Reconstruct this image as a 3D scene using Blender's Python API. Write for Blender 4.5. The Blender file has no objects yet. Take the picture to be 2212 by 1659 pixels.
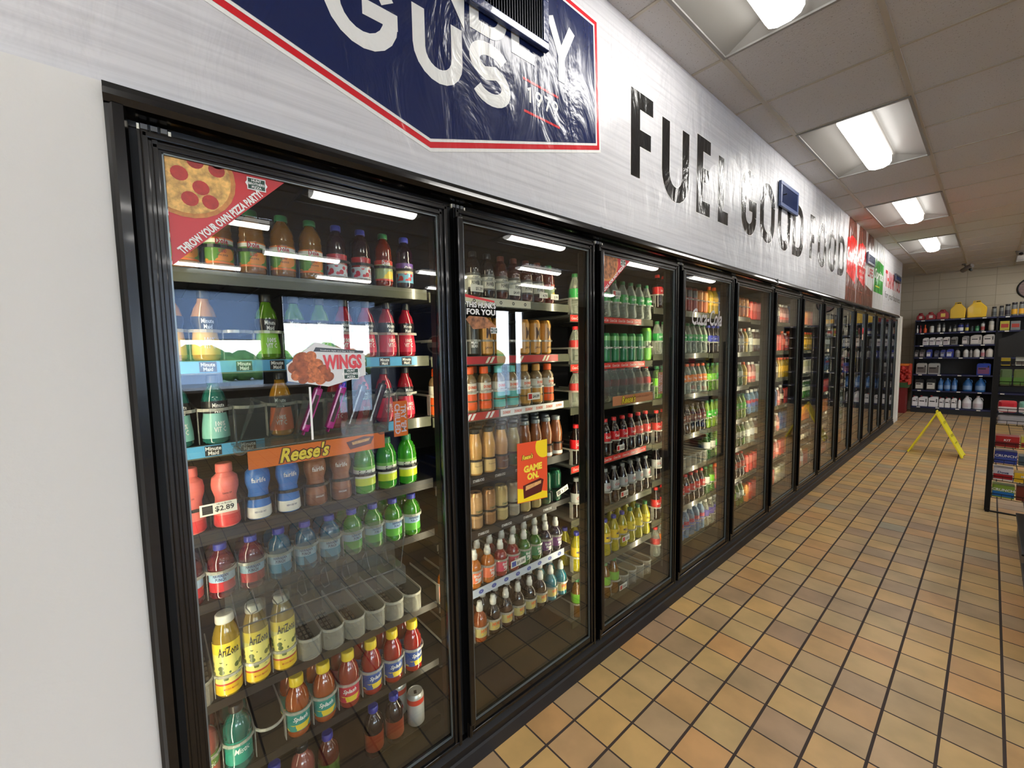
import bpy, bmesh, math, random
from mathutils import Vector, Matrix
S = bpy.context.scene
COL = S.collection
PI = math.pi
# ------------------------------------------------------------------ camera
CAM_H = 1.466
cd = bpy.data.cameras.new('camera'); cam = bpy.data.objects.new('camera', cd); COL.objects.link(cam)
cd.sensor_fit = 'HORIZONTAL'; cd.sensor_width = 36.0; cd.lens = 903.3 / 2212 * 36.0; cd.clip_start = 0.02
R_ = ((0.65816, 0.75266, -0.01790), (0.04604, -0.06397, -0.99689), (-0.75147, 0.65529, -0.07676))
mw = Matrix.Identity(4)
for r in range(3):
    mw[r][0] = R_[0][r]; mw[r][1] = -R_[1][r]; mw[r][2] = -R_[2][r]
mw[2][3] = CAM_H
cam.matrix_world = mw
S.camera = cam
# ------------------------------------------------------------------ view, world, cycles
S.view_settings.view_transform = 'Standard'; S.view_settings.look = 'None'
S.view_settings.exposure = 0.40; S.view_settings.gamma = 1.0
try: S.view_settings.use_curve_mapping = False
except Exception: pass
cy = S.cycles
cy.max_bounces = 7; cy.diffuse_bounces = 3; cy.glossy_bounces = 4; cy.transmission_bounces = 4; cy.transparent_max_bounces = 24
cy.sample_clamp_indirect = 4.0; cy.caustics_reflective = False; cy.caustics_refractive = False
cy.use_denoising = True
LAMP = 17.5       # ceiling lamp lens emission
TUBE = 36.0       # cooler tube emission
SKY = 13.0
W = bpy.data.worlds.new('world'); S.world = W; W.use_nodes = True
wn = W.node_tree; bg = wn.nodes['Background']
tc = wn.nodes.new('ShaderNodeTexCoord'); sx = wn.nodes.new('ShaderNodeSeparateXYZ')
rp = wn.nodes.new('ShaderNodeValToRGB'); wn.links.new(tc.outputs['Generated'], sx.inputs[0])
wn.links.new(sx.outputs['Z'], rp.inputs[0]); wn.links.new(rp.outputs[0], bg.inputs[0])
rp.color_ramp.elements[0].color = (.95, .97, 1, 1); rp.color_ramp.elements[1].color = (.35, .55, .95, 1)
rp.color_ramp.elements[1].position = .7; bg.inputs[1].default_value = SKY

# ------------------------------------------------------------------ materials
MATS = {}
def lin(c):
    return tuple(((x / 255) / 12.92 if x <= 10 else (((x / 255) + .055) / 1.055) ** 2.4) for x in c)
def mat(name, rgb=(200, 200, 200), rough=.5, metal=0, emit=0, alpha=1, coat=0, spec=.5, trans=0, bump=0, bscale=200, var=0, vscale=8, stretch=(1, 1, 1)):
    if name in MATS: return MATS[name]
    m = bpy.data.materials.new(name); m.use_nodes = True; MATS[name] = m
    nt = m.node_tree; b = nt.nodes['Principled BSDF']; c = lin(rgb)
    b.inputs['Base Color'].default_value = (*c, 1); b.inputs['Roughness'].default_value = rough
    b.inputs['Metallic'].default_value = metal; b.inputs['Specular IOR Level'].default_value = spec
    b.inputs['Coat Weight'].default_value = coat; b.inputs['Coat Roughness'].default_value = .05
    b.inputs['Alpha'].default_value = alpha; b.inputs['Transmission Weight'].default_value = trans
    if emit:
        b.inputs['Emission Color'].default_value = (*c, 1); b.inputs['Emission Strength'].default_value = emit
    if bump or var:
        t = nt.nodes.new('ShaderNodeTexCoord'); mp = nt.nodes.new('ShaderNodeMapping'); mp.inputs['Scale'].default_value = stretch
        nt.links.new(t.outputs['Object'], mp.inputs[0])
    if bump:
        n = nt.nodes.new('ShaderNodeTexNoise'); n.inputs['Scale'].default_value = bscale; n.inputs['Detail'].default_value = 4
        bp = nt.nodes.new('ShaderNodeBump'); bp.inputs['Strength'].default_value = bump; bp.inputs['Distance'].default_value = .01
        nt.links.new(mp.outputs[0], n.inputs['Vector']); nt.links.new(n.outputs[0], bp.inputs['Height']); nt.links.new(bp.outputs[0], b.inputs['Normal'])
    if var:
        n = nt.nodes.new('ShaderNodeTexNoise'); n.inputs['Scale'].default_value = vscale; n.inputs['Detail'].default_value = 5
        r = nt.nodes.new('ShaderNodeValToRGB'); r.color_ramp.elements[0].position = .3; r.color_ramp.elements[1].position = .7
        r.color_ramp.elements[0].color = (*[x * (1 - var) for x in c], 1); r.color_ramp.elements[1].color = (*[min(1, x * (1 + var)) for x in c], 1)
        nt.links.new(mp.outputs[0], n.inputs['Vector']); nt.links.new(n.outputs[0], r.inputs[0]); nt.links.new(r.outputs[0], b.inputs['Base Color'])
    return m
def bands(name, stops, rough=.35, h=1.0, blobs=None, coat=.3):
    """label paper: colour bands up the object's own height; blobs=(rgb,scale,z0,z1) prints fruit-like spots in a band"""
    if name in MATS: return MATS[name]
    m = mat(name, stops[0][1], rough, coat=coat); nt = m.node_tree; b = nt.nodes['Principled BSDF']
    t = nt.nodes.new('ShaderNodeTexCoord'); s = nt.nodes.new('ShaderNodeSeparateXYZ'); nt.links.new(t.outputs['Object'], s.inputs[0])
    mm = nt.nodes.new('ShaderNodeMath'); mm.operation = 'DIVIDE'; mm.inputs[1].default_value = h; nt.links.new(s.outputs['Z'], mm.inputs[0])
    r = nt.nodes.new('ShaderNodeValToRGB'); r.color_ramp.interpolation = 'CONSTANT'; nt.links.new(mm.outputs[0], r.inputs[0])
    e = r.color_ramp.elements
    e[0].position = stops[0][0]; e[0].color = (*lin(stops[0][1]), 1)
    if len(stops) > 1: e[1].position = stops[1][0]; e[1].color = (*lin(stops[1][1]), 1)
    else: e.remove(e[1])
    for p, c in stops[2:]:
        x = e.new(p); x.color = (*lin(c), 1)
    out = r.outputs[0]
    if blobs:
        c, sc, z0, z1 = blobs
        v = nt.nodes.new('ShaderNodeTexVoronoi'); v.inputs['Scale'].default_value = sc; nt.links.new(t.outputs['Object'], v.inputs['Vector'])
        lt = nt.nodes.new('ShaderNodeMath'); lt.operation = 'LESS_THAN'; lt.inputs[1].default_value = .42; nt.links.new(v.outputs['Distance'], lt.inputs[0])
        g = nt.nodes.new('ShaderNodeMath'); g.operation = 'GREATER_THAN'; g.inputs[1].default_value = z0; nt.links.new(mm.outputs[0], g.inputs[0])
        l = nt.nodes.new('ShaderNodeMath'); l.operation = 'LESS_THAN'; l.inputs[1].default_value = z1; nt.links.new(mm.outputs[0], l.inputs[0])
        a = nt.nodes.new('ShaderNodeMath'); a.operation = 'MULTIPLY'; nt.links.new(g.outputs[0], a.inputs[0]); nt.links.new(l.outputs[0], a.inputs[1])
        a2 = nt.nodes.new('ShaderNodeMath'); a2.operation = 'MULTIPLY'; nt.links.new(a.outputs[0], a2.inputs[0]); nt.links.new(lt.outputs[0], a2.inputs[1])
        mx = nt.nodes.new('ShaderNodeMix'); mx.data_type = 'RGBA'; nt.links.new(a2.outputs[0], mx.inputs[0])
        nt.links.new(out, mx.inputs[6]); mx.inputs[7].default_value = (*lin(c), 1); out = mx.outputs[2]
    nt.links.new(out, b.inputs['Base Color'])
    return m
def glassmat(name, tint=(1, 1, 1), boost=1.0, ior=1.52):
    if name in MATS: return MATS[name]
    m = bpy.data.materials.new(name); m.use_nodes = True; MATS[name] = m; nt = m.node_tree
    for n in list(nt.nodes): nt.nodes.remove(n)
    o = nt.nodes.new('ShaderNodeOutputMaterial'); mx = nt.nodes.new('ShaderNodeMixShader'); tr = nt.nodes.new('ShaderNodeBsdfTransparent')
    gl = nt.nodes.new('ShaderNodeBsdfGlossy'); gl.inputs['Roughness'].default_value = 0.0; tr.inputs[0].default_value = (*tint, 1)
    fr = nt.nodes.new('ShaderNodeFresnel'); ge = nt.nodes.new('ShaderNodeNewGeometry')
    mi = nt.nodes.new('ShaderNodeMix'); mi.inputs[2].default_value = ior; mi.inputs[3].default_value = 1 / ior
    nt.links.new(ge.outputs['Backfacing'], mi.inputs[0]); nt.links.new(mi.outputs[0], fr.inputs['IOR'])
    mu = nt.nodes.new('ShaderNodeMath'); mu.operation = 'MULTIPLY'; mu.use_clamp = True; mu.inputs[1].default_value = boost
    nt.links.new(fr.outputs[0], mu.inputs[0]); nt.links.new(mu.outputs[0], mx.inputs[0])
    nt.links.new(tr.outputs[0], mx.inputs[1]); nt.links.new(gl.outputs[0], mx.inputs[2]); nt.links.new(mx.outputs[0], o.inputs[0])
    return m
def plastic(name, rgb, a=.5, rough=.15, dark=1.0, top=1.0):
    """see-through coloured plastic or liquid: transparent mixed with a glossy coloured body"""
    if name in MATS: return MATS[name]
    m = bpy.data.materials.new(name); m.use_nodes = True; MATS[name] = m; nt = m.node_tree
    b = nt.nodes['Principled BSDF']; o = nt.nodes['Material Output']; c = [x * dark for x in lin(rgb)]
    b.inputs['Base Color'].default_value = (*c, 1); b.inputs['Roughness'].default_value = rough; b.inputs['Coat Weight'].default_value = 1.0
    b.inputs['Coat Roughness'].default_value = .04
    tr = nt.nodes.new('ShaderNodeBsdfTransparent'); tr.inputs[0].default_value = (*[.5 + .5 * x for x in c], 1)
    mx = nt.nodes.new('ShaderNodeMixShader'); lw = nt.nodes.new('ShaderNodeLayerWeight'); lw.inputs[0].default_value = .35
    mr = nt.nodes.new('ShaderNodeMapRange'); mr.inputs['To Min'].default_value = a; mr.inputs['To Max'].default_value = top
    nt.links.new(lw.outputs['Facing'], mr.inputs[0]); nt.links.new(mr.outputs[0], mx.inputs[0])
    nt.links.new(tr.outputs[0], mx.inputs[1]); nt.links.new(b.outputs[0], mx.inputs[2]); nt.links.new(mx.outputs[0], o.inputs[0])
    return m
def foil(name, rgb): return mat(name, rgb, .25, .0, coat=.8, bump=.8, bscale=60)

# ------------------------------------------------------------------ geometry helpers
class MB:
    def __init__(s): s.bm = bmesh.new()
    def box(s, x0, x1, y0, y1, z0, z1, mi=0, bev=0):
        vs = [s.bm.verts.new(p) for p in ((x0, y0, z0), (x1, y0, z0), (x1, y1, z0), (x0, y1, z0), (x0, y0, z1), (x1, y0, z1), (x1, y1, z1), (x0, y1, z1))]
        fs = [s.bm.faces.new([vs[i] for i in f]) for f in ((3, 2, 1, 0), (4, 5, 6, 7), (0, 1, 5, 4), (1, 2, 6, 5), (2, 3, 7, 6), (3, 0, 4, 7))]
        for f in fs: f.material_index = mi
        if bev:
            es = list({e for f in fs for e in f.edges})
            r = bmesh.ops.bevel(s.bm, geom=es, offset=bev, segments=2, affect='EDGES', profile=.6)
            for f in r['faces']: f.material_index = mi
        return s
    def lathe(s, prof, seg=20, cx=0, cy=0, z=0, mi=0, a0=0, a1=2 * PI, cap=True, smooth=True, sq=0):
        full = abs(a1 - a0 - 2 * PI) < 1e-6; n = seg if full else seg + 1; rings = []
        for r, h in prof:
            ring = []
            for i in range(n):
                a = a0 + (a1 - a0) * i / seg
                k = 1.0
                if sq: k = 1 / (abs(math.cos(a)) ** sq + abs(math.sin(a)) ** sq) ** (1 / sq)
                ring.append(s.bm.verts.new((cx + r * k * math.cos(a), cy + r * k * math.sin(a), z + h)))
            rings.append(ring)
        for j in range(len(rings) - 1):
            for i in range(n if full else n - 1):
                k = (i + 1) % n
                f = s.bm.faces.new((rings[j][i], rings[j][k], rings[j + 1][k], rings[j + 1][i])); f.smooth = smooth; f.material_index = mi
        if cap and full:
            f = s.bm.faces.new(rings[0][::-1]); f.material_index = mi
            f = s.bm.faces.new(rings[-1]); f.material_index = mi
        return s
    def tube(s, pts, r=.003, seg=6, mi=0, closed=False):
        pts = [Vector(p) for p in pts]; rings = []
        for i, p in enumerate(pts):
            a = pts[i - 1] if i else (pts[-1] if closed else p); b = pts[(i + 1) % len(pts)] if (i < len(pts) - 1 or closed) else p
            d = (b - a); d = d.normalized() if d.length > 1e-9 else Vector((0, 0, 1))
            u = d.cross(Vector((0, 0, 1)));
            if u.length < 1e-3: u = d.cross(Vector((1, 0, 0)))
            u.normalize(); v = d.cross(u)
            rings.append([s.bm.verts.new(p + r * (math.cos(2 * PI * k / seg) * u + math.sin(2 * PI * k / seg) * v)) for k in range(seg)])
        m = len(rings)
        for j in range(m if closed else m - 1):
            for k in range(seg):
                f = s.bm.faces.new((rings[j][k], rings[j][(k + 1) % seg], rings[(j + 1) % m][(k + 1) % seg], rings[(j + 1) % m][k])); f.material_index = mi; f.smooth = True
        if not closed:
            s.bm.faces.new(rings[0][::-1]).material_index = mi; s.bm.faces.new(rings[-1]).material_index = mi
        return s
    def poly(s, pts, x=0, t=.0008, mi=0):
        """flat sheet in the plane of the cooler wall; pts are (y,z), front at x+t"""
        a = [s.bm.verts.new((x + t, p[0], p[1])) for p in pts]; b = [s.bm.verts.new((x, p[0], p[1])) for p in pts]
        fs = [s.bm.faces.new(a), s.bm.faces.new(b[::-1])]
        n = len(pts)
        for i in range(n): fs.append(s.bm.faces.new((a[i], b[i], b[(i + 1) % n], a[(i + 1) % n])))
        for f in fs: f.material_index = mi
        return s
    def extr(s, pts, y0, y1, mi=0):
        """profile pts (x,z) swept along y"""
        a = [s.bm.verts.new((p[0], y0, p[1])) for p in pts]; b = [s.bm.verts.new((p[0], y1, p[1])) for p in pts]; n = len(pts)
        fs = [s.bm.faces.new(a), s.bm.faces.new(b[::-1])] + [s.bm.faces.new((a[i], b[i], b[(i + 1) % n], a[(i + 1) % n])) for i in range(n)]
        for f in fs: f.material_index = mi
        return s
    def prism(s, pts, z0, z1, mi=0, smooth=False):
        a = [s.bm.verts.new((p[0], p[1], z0)) for p in pts]; b = [s.bm.verts.new((p[0], p[1], z1)) for p in pts]; n = len(pts)
        fs = [s.bm.faces.new(a[::-1]), s.bm.faces.new(b)] + [s.bm.faces.new((a[i], a[(i + 1) % n], b[(i + 1) % n], b[i])) for i in range(n)]
        for f in fs: f.material_index = mi
        return s
    def mesh(s, name, mats, recalc=True):
        if recalc: bmesh.ops.recalc_face_normals(s.bm, faces=s.bm.faces[:])
        me = bpy.data.meshes.new(name); s.bm.to_mesh(me); s.bm.free()
        for m in (mats if isinstance(mats, (list, tuple)) else [mats]): me.materials.append(m)
        return me
    def build(s, name, mats, parent=None, loc=None, recalc=True):
        return link(name, s.mesh(name, mats, recalc), parent, loc)
def link(name, me, parent=None, loc=None, label=None):
    o = bpy.data.objects.new(name, me); COL.objects.link(o)
    if parent: o.parent = parent
    if loc: o.location = loc
    if label: o['label'] = label
    return o
def tag(o, label, cat, group=None, kind=None):
    if label: o['label'] = label
    if cat: o['category'] = cat
    if group: o['group'] = group
    if kind: o['kind'] = kind
    return o
def thing(name, label, cat, loc=(0, 0, 0), rz=0, group=None):
    o = bpy.data.objects.new(name, None); COL.objects.link(o); o.location = loc; o.rotation_euler = (0, 0, rz); o.empty_display_size = .05
    return tag(o, label, cat, group)
def struct(o): o['kind'] = 'structure'; return o
TX = {}
def textmesh(body, size=1.0, bold=0.0, shear=0.0, width=None, res=2):
    """lettering as a flat mesh centred on the origin in XY; cap height about `size`"""
    k = (body, round(size, 5), bold, shear, width)
    if k in TX: return TX[k]
    c = bpy.data.curves.new('lettering', 'FONT'); c.body = body; c.size = 1.0; c.offset = bold; c.shear = shear; c.resolution_u = res
    c.align_x = 'CENTER'; c.align_y = 'CENTER'; c.space_line = .85
    o = bpy.data.objects.new('tmp', c); COL.objects.link(o)
    me = bpy.data.meshes.new_from_object(o.evaluated_get(bpy.context.evaluated_depsgraph_get()))
    bpy.data.objects.remove(o); bpy.data.curves.remove(c)
    xs = [v.co.x for v in me.vertices]; ys = [v.co.y for v in me.vertices]
    cx = (max(xs) + min(xs)) / 2; cyy = (max(ys) + min(ys)) / 2
    nl = body.count('\n') + 1
    sy = size * nl * 1.0 / (max(ys) - min(ys)) if True else size
    if nl > 1: sy = size / .72
    sxx = sy if width is None else width / (max(xs) - min(xs))
    TX[k] = [((v.co.x - cx) * sxx, (v.co.y - cyy) * sy) for v in me.vertices], [tuple(p.vertices) for p in me.polygons]
    bpy.data.meshes.remove(me)
    return TX[k]
def flat_text(body, y, z, x, size, m, parent=None, bold=0, shear=0, width=None, ang=0, name='lettering', axis='X', res=2):
    """lettering lying on a wall that faces +X (axis X) or -Y (axis Y: y is then the x position, x the y position)"""
    vs, ps = textmesh(body, size, bold, shear, width, res); ca, sa = math.cos(ang), math.sin(ang)
    me = bpy.data.meshes.new(name)
    if axis == 'X': me.from_pydata([(x, y + a * ca - b * sa, z + a * sa + b * ca) for a, b in vs], [], ps)
    else: me.from_pydata([(y + a * ca - b * sa, x, z + a * sa + b * ca) for a, b in vs], [], ps)
    me.materials.append(m)
    return link(name, me, parent)
def wrap_text(body, r, z, size, m, bold=0, shear=0, width=None, ang0=0):
    vs, ps = textmesh(body, size, bold, shear, width, 1)
    me = bpy.data.meshes.new('lettering')
    me.from_pydata([(r * math.cos(ang0 + a / r), r * math.sin(ang0 + a / r), z + b) for a, b in vs], [], ps)
    me.materials.append(m); return me
def strokes(letter, w, h, t):
    """block capitals as polylines in a w x h box (stroke centre lines)"""
    a = t / 2; L, R, B, T = a, w - a, a, h - a; rr = (R - L) / 2
    def arc(cx, cy, rx, ry, a0, a1, n=10): return [(cx + rx * math.cos(math.radians(a0 + (a1 - a0) * i / n)), cy + ry * math.sin(math.radians(a0 + (a1 - a0) * i / n))) for i in range(n + 1)]
    cx = (L + R) / 2
    if letter == 'F': return [[(R, T), (L, T), (L, B)], [(L, h * .52), (R * .9, h * .52)]]
    if letter == 'E': return [[(R, T), (L, T), (L, B), (R, B)], [(L, h * .52), (R * .9, h * .52)]]
    if letter == 'L': return [[(L, T), (L, B), (R, B)]]
    if letter == 'I': return [[(cx, T), (cx, B)]]
    if letter == 'U': return [[(L, T)] + arc(cx, B + rr, rr, rr, 180, 360) + [(R, T)]]
    if letter == 'O': return [arc(cx, T - rr, rr, rr, 0, 180) + arc(cx, B + rr, rr, rr, 180, 360) + [(R, T - rr)]]
    if letter == 'D': return [[(L, 0), (L, T), (cx, T)] + arc(cx, T - rr, rr, rr, 84, 0) + arc(cx, B + rr, rr, rr, 0 if T - B > 2.1 * rr else -6, -84) + [(cx, B), (t, B)]]
    if letter == 'G': return [arc(cx, T - rr, rr, rr, 25, 180) + arc(cx, B + rr, rr, rr, 180 if T - B > 2.1 * rr else 186, 360), [(w, max(h * .47, B + rr + a * .3)), (cx, max(h * .47, B + rr + a * .3))]] + ([[(R, B + rr), (R, h * .47)]] if h * .47 > B + rr + a * .5 else [])
    if letter == 'S': return [arc(cx, T - h * .235, rr, h * .235 - a * .4, 30, 250, 14) + arc(cx, B + h * .25, rr, h * .25 - a * .3, 70, -150, 14)]
    if letter == 'Y': return [[(L, h), (cx + .002, h * .42)], [(R, h), (cx - .002, h * .42)], [(cx, h * .47), (cx, 0)]]
    if letter == 'N': return [[(L, B), (L, T), (R, B), (R, T)]]
    if letter == 'R': return [[(L, B), (L, T), (cx, T)] + arc(cx, T - rr * .9, rr, rr * .9, 90, -90) + [(L, T - rr * 1.8)], [(cx, T - rr * 1.8), (R, B)]]
    if letter == '1': return [[(L, T - h * .12), (cx, T), (cx, B)]]
    if letter == '7': return [[(L, T), (R, T), (cx * .8, B)]]
    if letter == '9': return [arc(cx, T - rr, rr, rr, 0, 360, 18), [(R, T - rr), (cx * .8, B)]]
    return []
def thick(mb, pts, t, x, y0, z0, mi=0, wob=None):
    """ribbon of width t along a polyline, with round joins, on the x plane"""
    P = [Vector((p[0], p[1])) for p in pts]
    L, Rr = [], []
    for i, p in enumerate(P):
        d0 = (p - P[i - 1]).normalized() if i else None; d1 = (P[i + 1] - p).normalized() if i < len(P) - 1 else None
        if d0 is None: n = Vector((-d1.y, d1.x)); k = 1
        elif d1 is None: n = Vector((-d0.y, d0.x)); k = 1
        else:
            n = Vector((-(d0 + d1).y, (d0 + d1).x))
            if n.length < 1e-4: n = Vector((-d0.y, d0.x))
            n.normalize(); k = 1 / max(.45, n.dot(Vector((-d0.y, d0.x))))
        L.append(p + n * t / 2 * k); Rr.append(p - n * t / 2 * k)
    va = [mb.bm.verts.new((x, y0 + q.x, z0 + q.y)) for q in L]; vb = [mb.bm.verts.new((x, y0 + q.x, z0 + q.y)) for q in Rr]
    for i in range(len(P) - 1):
        f = mb.bm.faces.new((vb[i], vb[i + 1], va[i + 1], va[i])); f.material_index = mi
ORD = ['first', 'second', 'third', 'fourth', 'fifth', 'sixth', 'seventh', 'eighth', 'ninth', 'tenth', 'eleventh', 'twelfth', 'thirteenth', 'fourteenth', 'fifteenth', 'sixteenth']

# ------------------------------------------------------------------ materials in use
BLK = mat('black_aluminium', (9, 9, 10), .24, .0, coat=.25, spec=.35)
BLK2 = mat('black_rubber', (6, 6, 6), .6)
BLKM = mat('black_powder_coat', (13, 13, 15), .45, spec=.35)
WRAP = mat('offwhite_vinyl', (214, 212, 208), .55, bump=.06, bscale=90, var=.02, vscale=2)
NAVY = mat('navy_paint', (24, 33, 72), .4)
WHITE = mat('white_print', (236, 236, 232), .35)
GREYSH = mat('grey_shelf_metal', (96, 98, 92), .4, .3)
RAIL = mat('clear_price_rail', (86, 88, 74), .25, coat=.5)
TRAY = plastic('frosted_tray_plastic', (226, 226, 216), .32, .3, 1.0, .85)
TRAYC = plastic('clear_acrylic', (215, 220, 218), .04, .05, 1.0, .30)
BLACKP = mat('black_print', (22, 22, 22), .3)
REDP = mat('red_print', (205, 30, 38), .3)
ORANGEP = mat('orange_card', (232, 112, 14), .45)
YELP = mat('yellow_card', (248, 214, 30), .45)
TAGW = mat('price_card', (238, 236, 222), .5)
GLASS = glassmat('door_glass', (.94, .955, .94), 1.3)

# ------------------------------------------------------------------ room shell
def tiles_floor():
    m = mat('quarry_tile', (190, 140, 90), .42); nt = m.node_tree; b = nt.nodes['Principled BSDF']; N = nt.nodes.new; Lk = nt.links.new
    t = N('ShaderNodeTexCoord'); s = N('ShaderNodeSeparateXYZ'); Lk(t.outputs['Object'], s.inputs[0])
    def M(op, a, bb=None, clamp=False):
        n = N('ShaderNodeMath'); n.operation = op; n.use_clamp = clamp
        for i, v in enumerate((a, bb)):
            if v is None: continue
            if isinstance(v, (int, float)): n.inputs[i].default_value = v
            else: Lk(v, n.inputs[i])
        return n.outputs[0]
    ux = M('DIVIDE', M('SUBTRACT', s.outputs['X'], -1.1862), .16036); uy = M('DIVIDE', M('SUBTRACT', s.outputs['Y'], 1.03315), .15905)
    def edge(u, hw):
        f = M('FRACT', u); d = M('MINIMUM', f, M('SUBTRACT', 1, f)); return M('LESS_THAN', d, hw)
    g = M('MAXIMUM', edge(ux, .030), edge(uy, .021))
    cb = N('ShaderNodeCombineXYZ'); Lk(M('FLOOR', ux), cb.inputs[0]); Lk(M('FLOOR', uy), cb.inputs[1])
    wn_ = N('ShaderNodeTexWhiteNoise'); wn_.noise_dimensions = '2D'; Lk(cb.outputs[0], wn_.inputs['Vector'])
    r = N('ShaderNodeValToRGB'); e = r.color_ramp.elements; e[0].color = (*lin((176, 146, 114)), 1); e[1].color = (*lin((206, 166, 116)), 1); e[1].position = 1
    for p, c in ((.2, (188, 160, 118)), (.45, (204, 174, 120)), (.6, (216, 178, 114)), (.82, (200, 160, 108)), (.93, (216, 166, 106)), (.975, (170, 164, 140))):
        x = e.new(p); x.color = (*lin(c), 1)
    Lk(wn_.outputs['Value'], r.inputs[0])
    n1 = N('ShaderNodeTexNoise'); n1.inputs['Scale'].default_value = 5; n1.inputs['Detail'].default_value = 4; Lk(t.outputs['Object'], n1.inputs['Vector'])
    r2 = N('ShaderNodeValToRGB'); r2.color_ramp.elements[0].position = .3; r2.color_ramp.elements[0].color = (.78, .78, .76, 1); r2.color_ramp.elements[1].position = .62; r2.color_ramp.elements[1].color = (1.05, 1.02, 1, 1)
    Lk(n1.outputs[0], r2.inputs[0])
    mx = N('ShaderNodeMix'); mx.data_type = 'RGBA'; mx.blend_type = 'MULTIPLY'; mx.inputs[0].default_value = 1; Lk(r.outputs[0], mx.inputs[6]); Lk(r2.outputs[0], mx.inputs[7])
    n2 = N('ShaderNodeTexNoise'); n2.inputs['Scale'].default_value = 420; Lk(t.outputs['Object'], n2.inputs['Vector'])
    mg = N('ShaderNodeMix'); mg.data_type = 'RGBA'; Lk(g, mg.inputs[0]); Lk(mx.outputs[2], mg.inputs[6]); mg.inputs[7].default_value = (*lin((62, 50, 44)), 1)
    Lk(mg.outputs[2], b.inputs['Base Color'])
    Lk(M('ADD', M('MULTIPLY', g, .45), .38), b.inputs['Roughness'])
    bp = N('ShaderNodeBump'); bp.inputs['Strength'].default_value = .55; bp.inputs['Distance'].default_value = .003
    Lk(M('ADD', M('SUBTRACT', 1, g), M('MULTIPLY', n2.outputs[0], .12)), bp.inputs['Height']); Lk(bp.outputs[0], b.inputs['Normal'])
    return m
XW = 7.2; YB = 13.0; YF = -3.5; ZC = 2.986; XL = -4.0
struct(MB().box(XL, XW, YF, YB + .1, -.1, 0).build('floor', tiles_floor()))
def ceil_mat():
    m = mat('ceiling_tile', (200, 199, 200), .9); nt = m.node_tree; b = nt.nodes['Principled BSDF']; N = nt.nodes.new; Lk = nt.links.new
    t = N('ShaderNodeTexCoord'); s = N('ShaderNodeSeparateXYZ'); Lk(t.outputs['Object'], s.inputs[0])
    def M(op, a, bb=None):
        n = N('ShaderNodeMath'); n.operation = op
        for i, v in enumerate((a, bb)):
            if v is None: continue
            if isinstance(v, (int, float)): n.inputs[i].default_value = v
            else: Lk(v, n.inputs[i])
        return n.outputs[0]
    v = N('ShaderNodeTexVoronoi'); v.inputs['Scale'].default_value = 95; Lk(t.outputs['Object'], v.inputs['Vector'])
    n = N('ShaderNodeTexNoise'); n.inputs['Scale'].default_value = 60; Lk(t.outputs['Object'], n.inputs['Vector'])
    h = M('LESS_THAN', M('ADD', v.outputs['Distance'], M('MULTIPLY', n.outputs[0], .5)), .40)
    mg = N('ShaderNodeMix'); mg.data_type = 'RGBA'; Lk(h, mg.inputs[0]); mg.inputs[6].default_value = (*lin((200, 200, 202)), 1); mg.inputs[7].default_value = (*lin((150, 148, 146)), 1)
    Lk(mg.outputs[2], b.inputs['Base Color'])
    bp = N('ShaderNodeBump'); bp.inputs['Strength'].default_value = .4; bp.inputs['Distance'].default_value = .004
    Lk(M('ADD', M('SUBTRACT', 1, h), n.outputs[0]), bp.inputs['Height']); Lk(bp.outputs[0], b.inputs['Normal'])
    return m
FX = [(-.697, [-3.07, -.64, 1.783, 4.223, 6.663, 9.103]), (.51, [11.75]), (1.93, [-3.07, -.64, 1.80, 4.22, 6.82, 9.3]), (3.34, [.66, 5.68]), (4.72, [-.6, 1.93, 4.42, 6.95, 9.4]), (6.28, [.8, 3.1, 5.5])]
g = MB(); xs = XL
for x, yl in FX:            # ceiling slab with an opening for every recessed light
    g.box(xs, x - .300, YF, YB + .1, ZC, ZC + .1); yy = YF
    for y in yl:
        g.box(x - .300, x + .300, yy, y - .605, ZC, ZC + .1); yy = y + .605
    g.box(x - .300, x + .300, yy, YB + .1, ZC, ZC + .1); xs = x + .300
g.box(xs, XW, YF, YB + .1, ZC, ZC + .1)
struct(g.build('ceiling', ceil_mat()))
TB = mat('ceiling_grid_paint', (182, 176, 164), .5)
g = MB()
XT = [-1.001 + .6077 * i for i in range(0, 14)]; YT = [2.393 + .61 * k for k in range(-9, 18)]
for x in XT: g.box(x - .012, x + .012, YF, YB, ZC - .006, ZC + .001)
for y in YT:
    xs = -1.17
    for x, yl in FX:
        if any(abs(y - q) < .595 for q in yl): g.box(xs, x - .30, y - .008, y + .008, ZC - .005, ZC + .0005); xs = x + .30
    g.box(xs, XW, y - .008, y + .008, ZC - .005, ZC + .0005)
struct(g.build('trim_1', TB))
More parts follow.
